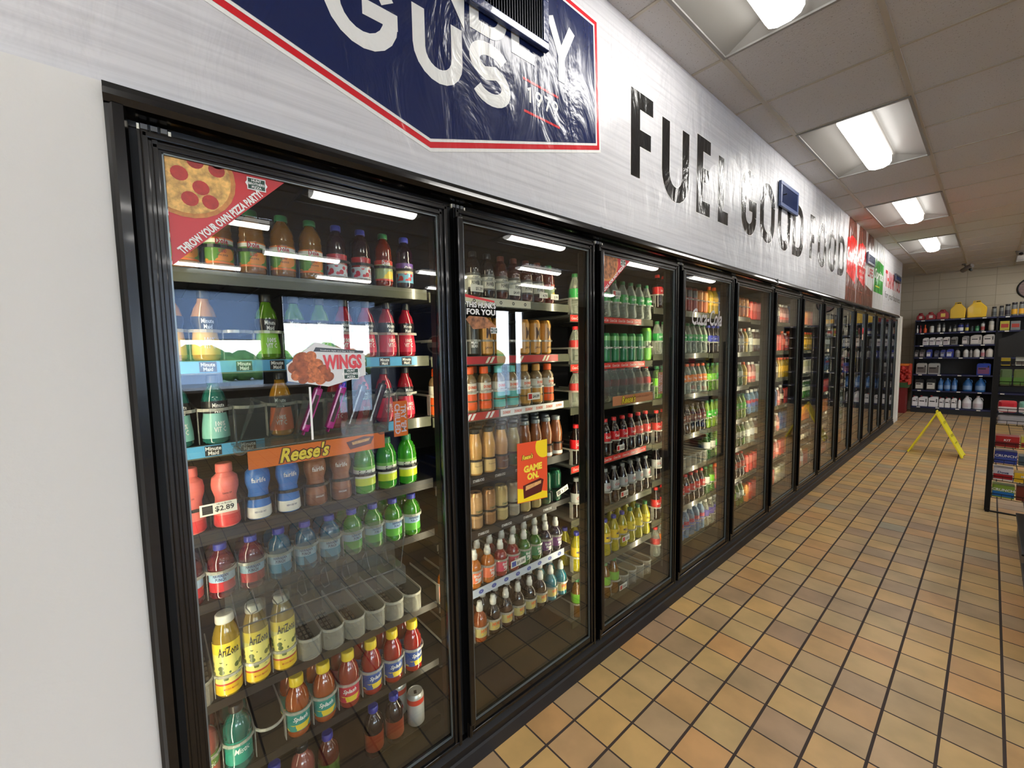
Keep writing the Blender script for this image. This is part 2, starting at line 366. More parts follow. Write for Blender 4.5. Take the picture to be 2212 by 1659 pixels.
def block_mat(ax='X'):
    m = mat('painted_block_' + ax.lower(), (182, 172, 152), .7); nt = m.node_tree; b = nt.nodes['Principled BSDF']; N = nt.nodes.new; Lk = nt.links.new
    t = N('ShaderNodeTexCoord'); s = N('ShaderNodeSeparateXYZ'); c = N('ShaderNodeCombineXYZ'); Lk(t.outputs['Object'], s.inputs[0])
    Lk(s.outputs[ax], c.inputs[0]); Lk(s.outputs['Z'], c.inputs[1])
    br = N('ShaderNodeTexBrick'); br.offset = 0.0; br.inputs['Scale'].default_value = 1; br.inputs['Brick Width'].default_value = .405; br.inputs['Row Height'].default_value = .203; br.inputs['Mortar Size'].default_value = .005
    br.inputs['Color1'].default_value = (*lin((184, 174, 154)), 1); br.inputs['Color2'].default_value = (*lin((178, 168, 148)), 1); br.inputs['Mortar'].default_value = (*lin((158, 148, 128)), 1)
    Lk(c.outputs[0], br.inputs['Vector']); Lk(br.outputs[0], b.inputs['Base Color'])
    bp = N('ShaderNodeBump'); bp.inputs['Strength'].default_value = .5; bp.inputs['Distance'].default_value = .004; bp.invert = True
    Lk(br.outputs['Fac'], bp.inputs['Height']); Lk(bp.outputs[0], b.inputs['Normal'])
    return m
BM = block_mat('X')
struct(MB().box(XL, XW, YB, YB + .1, 0, ZC).build('wall_back', BM))
struct(MB().box(XL, XW, YF - .1, YF, 0, ZC).build('wall_near', mat('near_wall_paint', (150, 146, 140), .8)))
struct(MB().box(XL - .1, XL, YF, YB, 0, ZC).build('wall_far_left', mat('store_room_paint', (120, 116, 110), .8)))
# front wall with windows (x = XW)
fw = MB(); PANES = [(-3.2, -1.7), (-1.6, -.05), (.32, 1.78), (2.14, 3.42), (3.47, 4.14), (7.75, 8.35), (8.5, 8.9)]
ys = YF
for a, b_ in PANES:
    fw.box(XW, XW + .15, ys, a, 0, ZC); fw.box(XW, XW + .15, a, b_, 0, .12); fw.box(XW, XW + .15, a, b_, 2.72, ZC); ys = b_
fw.box(XW, XW + .15, ys, YB, 0, ZC)
struct(fw.build('wall_front', mat('front_wall_paint', (58, 56, 54), .7)))
for i, (a, b_) in enumerate(PANES):
    w = struct(MB().box(XW + .06, XW + .066, a, b_, .12, 2.72).build('window_%d' % (i + 1), glassmat('window_glass', (.95, .97, .97), 1.0)))
    f = MB()
    for y0, y1, z0, z1 in ((a, a + .03, .12, 2.72), (b_ - .03, b_, .12, 2.72), (a, b_, .12, .16), (a, b_, 2.68, 2.72)): f.box(XW + .04, XW + .09, y0, y1, z0, z1)
    f.build('window_frame', BLKM, w)
    al = bpy.data.lights.new('window_portal', 'AREA'); al.shape = 'RECTANGLE'; al.size = b_ - a; al.size_y = 2.6; al.cycles.is_portal = True
    lo = bpy.data.objects.new('window_portal', al); COL.objects.link(lo); lo.location = (XW + .2, (a + b_) / 2, 1.42); lo.rotation_euler = (0, PI / 2, 0)
FILM = bpy.data.materials.new('window_shade_cloth'); FILM.use_nodes = True; nt = FILM.node_tree
_t = nt.nodes.new('ShaderNodeBsdfTranslucent'); _t.inputs[0].default_value = (*lin((206, 214, 226)), 1); nt.links.new(_t.outputs[0], nt.nodes['Material Output'].inputs[0])
for i, (a, b_) in enumerate(PANES[2:5]):
    t = thing('window_shade', ['blue grey shade over the top of the widest front window', 'blue grey shade over the top of the middle front window', 'blue grey shade over the top of the narrow front window'][i], 'window shade', (XW, a, 0))
    MB().box(.02, .022, .03, b_ - a - .03, 1.80 if i == 0 else 2.15, 2.68).build('shade_cloth', FILM, t)
    MB().box(.015, .03, .03, b_ - a - .03, 1.785 if i == 0 else 2.135, 1.80 if i == 0 else 2.15).build('bottom_bar', WHITE, t)

# ------------------------------------------------------------------ outside, seen only in the glass
struct(MB().box(XW + .15, 40, -30, 45, -.25, -.12).build('ground', mat('forecourt_concrete', (150, 148, 142), .8, var=.1)))
hd = MB(); random.seed(4)
for i in range(46):
    y = -14 + i * .9; r = random.uniform(.7, 1.4)
    hd.lathe([(r * .3, 0), (r * .9, .5 * r), (r, r), (r * .7, 1.5 * r), (r * .2, 1.8 * r)], 9, 31 + random.uniform(-.8, .8), y, -.12)
tag(hd.build('hedge', mat('hedge_leaves', (110, 150, 80), .9, var=.4, vscale=3)), 'green hedge along the forecourt edge, reflected in the first door', 'hedge', kind='stuff')
def car(y, x, col, lab):
    t = thing('parked_car', lab, 'car', (x, y, -.12), 0)
    b = MB(); b.prism([(-2.1, -.85), (2.1, -.85), (2.25, -.5), (2.25, .5), (2.1, .85), (-2.1, .85), (-2.2, .5), (-2.2, -.5)], .3, .85)
    b.extr([(-1.5, .85), (1.4, .85), (.8, 1.42), (-1.1, 1.45)], -.72, .72); b.build('body', mat('car_paint_%d' % col[2], col, .2, coat=1), t)
    MB().box(-1.2, .95, -.735, .735, .95, 1.3).build('window', mat('car_glass', (20, 24, 30), .05), t)
    for sx_ in (-1.35, 1.35):
        for sy in (-.8, .8):
            w = MB().lathe([(.0, -.1), (.32, -.1), (.34, 0), (.32, .1), (0, .1)], 18).build('wheel', BLK2, t, (sx_, sy, .33)); w.rotation_euler = (PI / 2, 0, 0)
car(1.0, 14.5, (236, 238, 240), 'white car parked outside the widest front window'); car(5.2, 16.5, (40, 84, 190), 'blue car parked outside, beyond the white one')
t = thing('price_sign', 'white roadside sign board on two posts outside the store', 'sign', (17.5, -.4, -.12))
MB().box(-.05, .05, -1.4, 1.4, 1.1, 2.9).build('board', WHITE, t); MB().box(-.06, -.05, -1.2, 1.2, 1.7, 2.2).build('panel', mat('sign_red', (190, 60, 70), .5), t)
for s_ in (-1.1, 1.1): MB().box(-.04, .04, s_ - .05, s_ + .05, 0, 1.1).build('post', GREYSH, t)
# counter and drinks cooler, reflected in the first door
t = thing('sales_counter', 'grey sales counter before the front windows, reflected in the first door', 'counter', (6.0, 1.6, 0))
MB().box(-.3, .3, -1.4, 1.1, 0, .92).build('cabinet', mat('counter_laminate', (120, 118, 116), .5), t)
MB().box(-.35, .35, -1.45, 1.15, .92, .96).build('worktop', mat('counter_top', (200, 202, 205), .3), t)
t = thing('beverage_cooler', 'blue open drinks cooler reflected at the right of the first door', 'cooler', (2.1, 2.3, 0))
PB = mat('cooler_blue', (16, 40, 110), .35)
MB().box(-.32, .35, -.33, .4, .0, 2.0, bev=.02).build('cabinet', PB, t)
MB().box(-.335, -.315, -.28, .35, .35, 1.30).build('black_front', BLK2, t)
def disc(mb, cx, cy, r0, r1, x, mi, a0=0, a1=360, n=24, sgn=1):
    A = [mb.bm.verts.new((x, cx + r1 * math.cos(math.radians(a0 + (a1 - a0) * i / n)), cy + r1 * math.sin(math.radians(a0 + (a1 - a0) * i / n)))) for i in range(n + 1)]
    if r0 <= 0:
        f = mb.bm.faces.new(A[:-1] if abs(a1 - a0) == 360 else A); f.material_index = mi
    else:
        B = [mb.bm.verts.new((x, cx + r0 * math.cos(math.radians(a0 + (a1 - a0) * i / n)), cy + r0 * math.sin(math.radians(a0 + (a1 - a0) * i / n)))) for i in range(n + 1)]
        for i in range(n):
            f = mb.bm.faces.new((A[i], A[i + 1], B[i + 1], B[i])); f.material_index = mi
e = MB(); disc(e, .16, 1.56, 0, .105, -.322, 0); disc(e, .16, 1.56, 0, .09, -.324, 1, 20, 160); disc(e, .16, 1.56, 0, .09, -.324, 2, 200, 340)
e.build('emblem', [WHITE, REDP, NAVY], t)

# ------------------------------------------------------------------ ceiling lights
REFL = mat('fixture_white', (138, 136, 133), .45)
LENS = mat('lamp_lens', (255, 252, 246), .4, emit=LAMP)
LENS2 = mat('lamp_lens_edge', (255, 252, 246), .4, emit=LAMP * .10)
def fixture():
    sh = MB(); w, l, d = .29, .60, .075   # sloped reflector wings rising to the lens (recess), end wedges
    me = sh.bm
    def quad(a, b, c, dd):
        vs = [me.verts.new(p) for p in (a, b, c, dd)]; me.faces.new(vs)
    for s in (-1, 1):
        quad((s * w, -l, -.004), (s * w, l, -.004), (s * .10, l - .06, .05), (s * .10, -l + .06, .05))
        quad((-w, s * l, -.004), (w, s * l, -.004), (.10, s * (l - .06), .05), (-.10, s * (l - .06), .05))
    quad((-.10, -l + .06, .05), (.10, -l + .06, .05), (.10, l - .06, .05), (-.10, l - .06, .05))
    return sh
sh0 = fixture()
bmesh.ops.recalc_face_normals(sh0.bm, faces=sh0.bm.faces[:])
sh_me = sh0.mesh('reflector', REFL, False)
fr = MB(); w, l = .302, .608
for x0, x1, y0, y1 in ((-w, w, -l, -l + .015), (-w, w, l - .015, l), (-w, -w + .015, -l, l), (w - .015, w, -l, l)): fr.box(x0, x1, y0, y1, -.012, -.002)
fr_me = fr.mesh('frame', REFL)
lm = MB(); prof = [(-.080, .045), (-.080, .0), (-.064, -.026), (-.028, -.040), (.028, -.040), (.064, -.026), (.080, .0), (.080, .045)]
a = [lm.bm.verts.new((p[0], -.535, p[1])) for p in prof]; b_ = [lm.bm.verts.new((p[0], .525, p[1])) for p in prof]
for i in range(7): f = lm.bm.faces.new((a[i], a[i + 1], b_[i + 1], b_[i])); f.smooth = True; f.material_index = 1 if i in (0, 6) else 0
lm.bm.faces.new(a[::-1]).material_index = 1; lm.bm.faces.new(b_).material_index = 1
ln_me = lm.mesh('lens', [LENS, LENS2])
CW = ['the cooler wall', '', 'the middle of the store', 'the centre aisle', 'the far aisle', 'the front windows']
for ci, (x, yl) in enumerate(FX):
    for k, y in enumerate(yl):
        t = thing('ceiling_light', ('%s ceiling light from the near end, in the row beside %s' % (ORD[k], CW[ci])) if len(yl) > 1 else 'ceiling light at the back right, above the stacked cans', 'ceiling light', (x, y, ZC), 0, 'fluorescent ceiling lights')
        link('reflector', sh_me, t); link('frame', fr_me, t); link('lens', ln_me, t)

# ------------------------------------------------------------------ cooler: wall panel, frame, doors
M = [.004, .761, 1.508, 2.255, 3.004, 3.775, 4.52, 5.26, 6.01, 6.75, 7.475, 8.21, 8.95, 9.68, 10.36]
YE = 10.40
PW = struct(MB().box(-1.30, -1.152, YF, -.03, 0, 2.0).build('wall_left', WRAP))
st = MB()
for y, z, r in ((-.075, 1.93, .02),): pass
MB().box(-1.1518, -1.1508, -.33, -.155, .28, .285).build('tape_edge', mat('stained_vinyl', (196, 192, 184), .6), PW)
sp = MB(); sp.lathe([(0, 0), (.009, .0005), (.006, .002), (0, .003)], 10)
so = sp.build('stain', mat('brown_stain', (120, 70, 48), .8), PW); so.rotation_euler = (0, PI / 2, 0); so.location = (-1.152, -.235, .275)
# seam where the vinyl sheets of the panel overlap, and the upper wall behind the banner
MB().poly([(-.6, .355), (-.10, .42), (-.10, 0), (-.6, 0)], -1.1519, .0012).build('vinyl_overlap', mat('offwhite_vinyl_low', (206, 204, 200), .55, bump=.06, bscale=90), PW)
struct(MB().box(-1.30, -1.178, YF, 10.78, 2.0, ZC).build('wall_cooler', mat('cooler_wall_board', (120, 120, 120), .8)))
struct(MB().box(-1.30, -1.15, YE, 10.77, 0, 2.0).box(-1.148, -1.13, 10.68, 10.77, .02, 1.99).build('wall_cooler_end', mat('end_panel_white', (222, 218, 208), .5)))
INT = mat('cooler_interior', (70, 70, 68), .7)
INTD = mat('cooler_interior_dark', (26, 26, 27), .8)
struct(MB().box(-2.75, -2.7, -.2, YE + .35, 0, 2.95).box(-2.7, -1.30, -.2, -.1, 0, 2.95).box(-2.7, -1.30, YE + .3, YE + .35, 0, 2.95).box(-2.7, -1.30, -.1, YE + .3, 2.3, 2.35).build('wall_inside_cooler', INTD))
struct(MB().box(-2.7, -1.16, -.1, YE + .3, .001, .03).build('floor_inside_cooler', INTD))
t = thing('cooler_frame', 'long black aluminium frame holding fourteen glass cooler doors', 'cooler frame', (0, 0, 0))
f = MB(); s0 = -.03
hp = [(-1.15, 1.955), (-1.135, 1.958), (-1.128, 1.97), (-1.134, 1.984), (-1.142, 1.986), (-1.142, 1.998), (-1.24, 1.998), (-1.24, 1.94), (-1.18, 1.94), (-1.18, 1.952)]
f.extr(hp, s0, YE)
f.build('header', BLK, t)
f = MB(); f.prism([(-1.24, s0), (-1.142, s0), (-1.136, s0 + .006), (-1.128, s0 + .012), (-1.13, s0 + .028), (-1.15, s0 + .033), (-1.24, s0 + .033)], .0, 1.956)
f.build('side_jamb', BLK, t)
f = MB(); f.extr([(-1.152, .055), (-1.148, .085), (-1.165, .10), (-1.24, .10), (-1.24, .03), (-1.165, .03)], s0, YE); f.build('sill', BLKM, t)
f = MB(); f.extr([(-1.142, .0), (-1.145, .05), (-1.155, .056), (-1.24, .056), (-1.24, 0)], s0, YE); f.build('kick_plate', mat('kick_black', (20, 21, 25), .5, var=.25, vscale=12), t)
for k in (5, 10):
    MB().box(-1.14, -1.127, M[k] - .004, M[k] + .004, 1.955, 1.998).build('joint_cover', mat('joint_grey', (90, 92, 90), .3), t)
mull = MB(); mull.box(-1.212, -1.185, -.050, .050, .09, 1.95).box(-1.222, -1.212, -.024, .024, .12, 1.94)
mme = mull.mesh('mullion', BLK2)
TUBEM = mat('cooler_tube', (255, 240, 205), .4, emit=TUBE)
tb = MB(); tb.lathe([(.0055, .2), (.0055, 1.88)], 8); tme = tb.mesh('light_tube', TUBEM)
cl = MB()
for y in (-.023, .023): cl.box(-1.2390, -1.2225, y - .001, y + .001, .18, 1.9)  # added shield plates that hide the tube and limit its spread
cme = cl.mesh('tube_shield', GREYSH)
for k, y in enumerate(M):
    m_ = link('mullion', mme, t, (0, y, 0)); l = link('light_tube', tme, m_, (-1.2315, 0, 0)); link('tube_shield', cme, m_)
for k, y in enumerate(M[:14]):   # small hinge plates with bright pins in the gap under the header
    h = MB()
    for i in range(3): h.box(-1.178, -1.172, y + .018 + i * .016, y + .029 + i * .016, 1.938, 1.948)
    h.box(-1.178, -1.170, y + .012, y + .016, 1.934, 1.946, 1); h.box(-1.178, -1.170, y + .062, y + .067, 1.932, 1.944, 1)
    h.build('hinge_plate', [mat('hinge_grey', (100, 100, 100), .4), mat('hinge_pin', (225, 222, 205), .25, .6)], t)

def door(k):
    a, b = M[k] + .012, M[k + 1] - .012
    if k == 0: a = .016
    names = ORD[k]
    t = thing('glass_door', '%s glass cooler door from the near end, framed in black' % names, 'cooler door', (0, a, 0), 0, 'glass doors of the drinks cooler')
    w = b - a
    fr = MB(); s = .036; zt, zb = 1.930, .105
    # stiles and rails with two raised beads each
    for (y0, y1, z0, z1) in ((0, s, zb, zt), (w - s, w, zb, zt)):
        fr.box(-1.180, -1.158, y0, y1, z0, z1)
        m0, m1 = (y0 + .004, y0 + .016) if y0 == 0 else (y1 - .016, y1 - .004)
        fr.box(-1.160, -1.150, m0, m1, z0, z1, bev=.003)
        m0, m1 = (y0 + .021, y0 + .031) if y0 == 0 else (y1 - .031, y1 - .021)
        fr.box(-1.160, -1.154, m0, m1, z0, z1, bev=.002)
    fr.box(-1.180, -1.158, s, w - s, zt - s, zt); fr.box(-1.180, -1.158, s, w - s, zb, zb + .042)
    fr.box(-1.160, -1.150, .005, w - .005, zt - .016, zt - .003, bev=.003); fr.box(-1.160, -1.154, .02, w - .02, zt - .032, zt - .022, bev=.002)
    fr.box(-1.160, -1.152, .005, w - .005, zb + .004, zb + .016, bev=.002)
    fr.build('door_frame', BLK, t)
    MB().box(-1.173, -1.166, s - .002, w - s + .002, zb + .04, zt - s + .002).build('glass_pane', GLASS, t)
    gk = MB()
    for y0, y1, z0, z1 in ((s, s + .003, zb + .042, zt - s), (w - s - .003, w - s, zb + .042, zt - s), (s, w - s, zb + .042, zb + .045), (s, w - s, zt - s - .003, zt - s)): gk.box(-1.166, -1.160, y0, y1, z0, z1)
    gk.build('glazing_bead', mat('bead_metal', (120, 128, 130), .3, .6), t)
    hb = MB(); hb.box(-1.160, -1.136, .0, .022, .16, 1.90, bev=.005)
    if k > 0: hb.build('pull_handle', BLK, t)
    return t
for k in range(14): door(k)

# ------------------------------------------------------------------ banner on the upper wall
def banner_mat():
    m = mat('banner_vinyl', (198, 196, 198), .33, spec=.4); nt = m.node_tree; b = nt.nodes['Principled BSDF']; N = nt.nodes.new; Lk = nt.links.new
    t = N('ShaderNodeTexCoord'); mp = N('ShaderNodeMapping'); mp.inputs['Scale'].default_value = (1, .6, 26); Lk(t.outputs['Object'], mp.inputs[0])
    n = N('ShaderNodeTexNoise'); n.inputs['Scale'].default_value = 3; n.inputs['Detail'].default_value = 6; Lk(mp.outputs[0], n.inputs['Vector'])
    r = N('ShaderNodeValToRGB'); r.color_ramp.elements[0].position = .32; r.color_ramp.elements[0].color = (*lin((190, 189, 192)), 1); r.color_ramp.elements[1].position = .6; r.color_ramp.elements[1].color = (*lin((208, 207, 209)), 1)
    Lk(n.outputs[0], r.inputs[0]); Lk(r.outputs[0], b.inputs['Base Color']); return m
def wrinkle(m, strength=1.0):
    nt = m.node_tree; b = nt.nodes['Principled BSDF']; N = nt.nodes.new; Lk = nt.links.new
    t = N('ShaderNodeTexCoord'); mp = N('ShaderNodeMapping'); mp.inputs['Scale'].default_value = (1, 1.3, .6); mp.inputs['Rotation'].default_value = (.5, 0, 0); Lk(t.outputs['Object'], mp.inputs[0])
    n = N('ShaderNodeTexNoise'); n.inputs['Scale'].default_value = 5; n.inputs['Detail'].default_value = 4; n.inputs['Distortion'].default_value = 1.2; Lk(mp.outputs[0], n.inputs['Vector'])
    mp2 = N('ShaderNodeMapping'); mp2.inputs['Scale'].default_value = (1, 2.8, .9); Lk(t.outputs['Object'], mp2.inputs[0])
    n2 = N('ShaderNodeTexNoise'); n2.inputs['Scale'].default_value = 2.2; n2.inputs['Detail'].default_value = 3; Lk(mp2.outputs[0], n2.inputs['Vector'])
    s = N('ShaderNodeSeparateXYZ'); Lk(t.outputs['Object'], s.inputs[0])
    mr = N('ShaderNodeMapRange'); mr.inputs['From Min'].default_value = 2.6; mr.inputs['From Max'].default_value = 5.2; mr.inputs['To Min'].default_value = .05; mr.inputs['To Max'].default_value = 1.0; Lk(s.outputs['Y'], mr.inputs[0])
    mu = N('ShaderNodeMath'); mu.operation = 'MULTIPLY'; Lk(n2.outputs[0], mu.inputs[0]); Lk(mr.outputs[0], mu.inputs[1])
    ad = N('ShaderNodeMath'); ad.operation = 'ADD'; m2 = N('ShaderNodeMath'); m2.operation = 'MULTIPLY'; m2.inputs[1].default_value = .35; Lk(n.outputs[0], m2.inputs[0])
    Lk(mu.outputs[0], ad.inputs[0]); Lk(m2.outputs[0], ad.inputs[1])
    bp = N('ShaderNodeBump'); bp.inputs['Strength'].default_value = .7 * strength; bp.inputs['Distance'].default_value = .055; Lk(ad.outputs[0], bp.inputs['Height']); Lk(bp.outputs[0], b.inputs['Normal'])
    return m
BAN = wrinkle(banner_mat())
def vin(name, rgb, rough=.2): return wrinkle(mat(name, rgb, rough))
VNAVY = vin('banner_navy', (24, 36, 78), .22); VWHITE = vin('banner_white', (232, 232, 228), .3); VRED = vin('banner_red', (204, 34, 44), .25); VBLK = vin('banner_black', (28, 28, 28), .2)
XB = -1.175
def scallop(y0, y1, z0, z1, name, m, parent, lab=None):
    pts = []; n = int((y1 - y0) / .05) + 2
    bot = [(y0 + (y1 - y0) * i / n, z0 + (.014 * max(0, 1 - abs(((y0 + (y1 - y0) * i / n) - .62) % .74 - .37) / .07)) ) for i in range(n + 1)]
    pts = [(y1, z1), (y0, z1)] + bot
    mb = MB(); mb.poly(pts, XB - .001, .0015)
    return mb.build(name, m, parent)
T_BAN = thing('banner', 'long silver vinyl banner reading FUEL GOOD FOOD above the cooler doors', 'banner', (0, 0, 0))
mb = MB(); n = 260; y0, y1 = YF, 6.27
top = [];bo = []
for i in range(n + 1):
    y = y0 + (y1 - y0) * i / n; d = (y - 1.2) % .74
    z = 2.0 + (.018 * max(0, 1 - abs(d - .37) / .06) if y > 1.2 else 0)
    top.append((y, ZC)); bo.append((y, z))
mb.poly(top[::-1] + bo, XB - .001, .0015).build('vinyl_sheet', BAN, T_BAN)
bd = thing('banner_badge', 'navy badge sign with red and white edge reading GUS and 1979', 'sign', (0, 0, 0))
def hexa(g): return [(.706, 2.089 + g * 1.04), (1.566 - g, 2.333 + g * .76), (1.549 - g, 2.87 - g), (.706, 2.89 - g), (-.144 + g, 2.87 - g), (-.154 + g, 2.333 + g * .76)]
MB().poly(hexa(0), XB + .0006, .0008).build('white_edge', VWHITE, bd); MB().poly(hexa(.011), XB + .0016, .0006).build('red_edge', VRED, bd)
MB().poly(hexa(.028), XB + .0024, .0006).build('inner_white_edge', VWHITE, bd); MB().poly(hexa(.037), XB + .0032, .0006).build('field', VNAVY, bd)
XL2 = XB + .0042
def word(s, y, z, w, h, t, pitch, m, parent, name='letter', x=XL2, bias=None, dx=0):
    for i, ch in enumerate(s):
        if ch == ' ': continue
        mb = MB()
        for q, pl in enumerate(strokes(ch, w if bias is None else bias.get(ch, w), h, t)): thick(mb, pl, t, x + dx + q * .00015, y + i * pitch, z)
        o = mb.build(name, m, parent, recalc=False)
        for p in o.data.polygons: pass
word('G', .40, 2.303, .208, .219, .043, .2, VWHITE, bd); word('US', .655, 2.303, .178, .217, .042, .206, VWHITE, bd)
word('FRIENDLY', -.040, 2.527, .165, .218, .038, .181, VWHITE, bd, dx=.0007, bias={'I': .05, 'L': .135, 'D': .16})
word('1979', 1.118, 2.383, .036, .058, .009, .045, VWHITE, bd)
MB().poly([(1.10, 2.457), (1.29, 2.457), (1.29, 2.466), (1.10, 2.466)], XL2, .0003).build('rule', VRED, bd)
MB().poly([(1.103, 2.345), (1.297, 2.345), (1.297, 2.354), (1.103, 2.354)], XL2, .0003).build('rule', VRED, bd)
# FUEL GOOD FOOD: positions measured letter by letter
for ch, y, w in (('F', 1.80, .235), ('U', 2.085, .295), ('E', 2.475, .215), ('L', 2.767, .19), ('G', 3.138, .275), ('O', 3.485, .315), ('O', 3.875, .315), ('D', 4.256, .31), ('F', 4.77, .2), ('O', 5.05, .31), ('O', 5.46, .31), ('D', 5.87, .30)):
    mb = MB(); wm = MB()
    for q, pl in enumerate(strokes(ch, w, .440, .078)): thick(mb, pl, .078, XB + .0016 + q * .00015, y, 2.262); thick(wm, pl, .086, XB + .0010 + q * .00015, y, 2.262)
    L = mb.build('letter', VBLK, T_BAN, recalc=False); wm.build('white_outline', VWHITE, L, recalc=False)
# coke panel, sprite panel, thank-you panel
P2 = thing('printed_banner', 'banner panel printed with red labelled cola bottles', 'banner', (0, 0, 0))
mb = MB(); mb.poly([(6.275, 2.0), (8.0, 2.0), (8.0, ZC), (6.275, ZC)], XB - .001, .0015).build('vinyl_sheet', wrinkle(mat('panel_cream', (206, 200, 196), .25)), P2)
COLA = wrinkle(mat('banner_cola_brown', (112, 62, 50), .22, var=.5, vscale=6, stretch=(1, 3, .6))); GLS = vin('banner_bottle_glass', (150, 84, 66))
for i, y in enumerate((6.28, 6.86, 7.42)):
    w = .56
    o = MB().poly([(y, 2.0), (y + w, 2.0), (y + w * .98, 2.30), (y + w * .90, 2.42), (y + w * .98, 2.62), (y + w * .94, 2.78), (y + w * .86, ZC - .002), (y + w * .14, ZC - .002), (y + w * .06, 2.78), (y + w * .02, 2.62), (y + w * .10, 2.42), (y + .01, 2.30)], XB + .0006, .0006).build('printed_bottle', COLA, P2)
    lm_ = VWHITE if i == 2 else vin('banner_bright_red', (228, 36, 34))
    MB().poly([(y + w * .04, 2.34 - .05 * (i == 2)), (y + w * .90, 2.24), (y + w * .97, 2.62), (y + w * .9, 2.77), (y + w * .5, 2.80), (y + w * .04, 2.74)], XB + .0016, .0005).build('printed_label', lm_, o)
    MB().poly([(y + .05, 2.16), (y + w - .05, 2.16), (y + w - .05, 2.172), (y + .05, 2.172)], XB + .0016, .0004).build('printed_rim', GLS, o)
flat_text('Coca-Cola', 6.60, 2.56, XB + .0026, .17, VWHITE, P2, bold=.02, shear=.35, width=.62)
flat_text('Coca-Cola', 7.18, 2.56, XB + .0026, .15, VWHITE, P2, bold=.02, shear=.35, width=.5)
flat_text('ZERO SUGAR', 7.15, 2.43, XB + .0026, .035, VWHITE, P2, width=.3); flat_text('TASTE', 7.15, 2.36, XB + .0026, .03, VWHITE, P2, width=.25)
flat_text('LIFE', 7.74, 2.48, XB + .0026, .12, VRED, P2, bold=.03, width=.36)
P3 = thing('printed_banner', 'banner panel printed with a green labelled lemon-lime bottle', 'banner', (0, 0, 0))
MB().poly([(8.0, 2.0), (8.84, 2.0), (8.84, ZC), (8.0, ZC)], XB - .001, .0015).build('vinyl_sheet', wrinkle(mat('panel_pale', (214, 214, 212), .25)), P3)
MB().poly([(8.04, 2.25), (8.79, 2.25), (8.79, 2.70), (8.04, 2.74)], XB + .0006, .0006).build('printed_label', vin('banner_green', (56, 170, 62)), P3)
flat_text('Sprite', 8.42, 2.50, XB + .0016, .19, VWHITE, P3, bold=.03, shear=.2, width=.7)
MB().poly([(8.15, 2.33), (8.5, 2.33), (8.5, 2.35), (8.15, 2.35)], XB + .0016, .0004).build('yellow_line', vin('banner_yellow', (220, 214, 60)), P3)
P4 = thing('printed_banner', 'banner panel reading THANK YOU for your business at the far end', 'banner', (0, 0, 0))
MB().poly([(8.84, 2.0), (10.78, 2.0), (10.78, ZC), (8.84, ZC)], XB - .001, .0015).build('vinyl_sheet', BAN, P4)
flat_text('THANK YOU', 9.80, 2.54, XB + .001, .27, VRED, P4, bold=.03, width=1.6)
flat_text('for your business', 9.86, 2.27, XB + .001, .14, VBLK, P4, bold=.0, width=1.66)
# air vents
def vent(y, z, w, h, col, lab, lev=False):
    t = thing('air_vent', lab, 'vent', (XB + .006, y, z), 0, 'wall vents above the cooler')
    fr = MB(); b = .028
    for y0, y1, z0, z1 in ((0, w, 0, b), (0, w, h - b, h), (0, b, b, h - b), (w - b, w, b, h - b)): fr.box(0.002, .022, y0, y1, z0, z1, bev=.003)
    fr.build('vent_frame', col, t)
    MB().box(.0006, .002, b, w - b, b, h - b).build('duct', BLK2, t)
    sl = MB(); n = int((w - 2 * b) / .012)
    for i in range(n):
        yy = b + (w - 2 * b) * (i + .5) / n; sl.box(.004, .018, yy - .0012, yy + .0012, b, h - b)
    sl.build('louvre', mat('louvre_' + col.name, tuple(int(255 * x) for x in (.18, .24, .42)) if lev else (16, 20, 36), .35, .3), t)
    if lev: MB().box(.018, .045, .055, .06, h * .45, h * .49).build('damper_lever', BLK2, t)
VB = mat('vent_blue_grey', (66, 82, 124), .35, coat=.3); VN = mat('vent_navy', (44, 58, 104), .25, coat=.6, bump=.3, bscale=60)
vent(.845, 2.59, .372, .20, VN, 'navy painted vent with vertical slats over the badge sign')
vent(3.85, 2.583, .45, .194, VB, 'blue vent with a small lever covering the word GOOD', True)
vent(7.40, 2.573, .50, .15, mat('vent_slate', (84, 92, 116), .35), 'slate grey vent on the cola bottle panel', True)
vent(9.86, 2.58, .64, .12, mat('vent_dark', (60, 62, 78), .4), 'dark vent covering the word YOU at the far end', True)


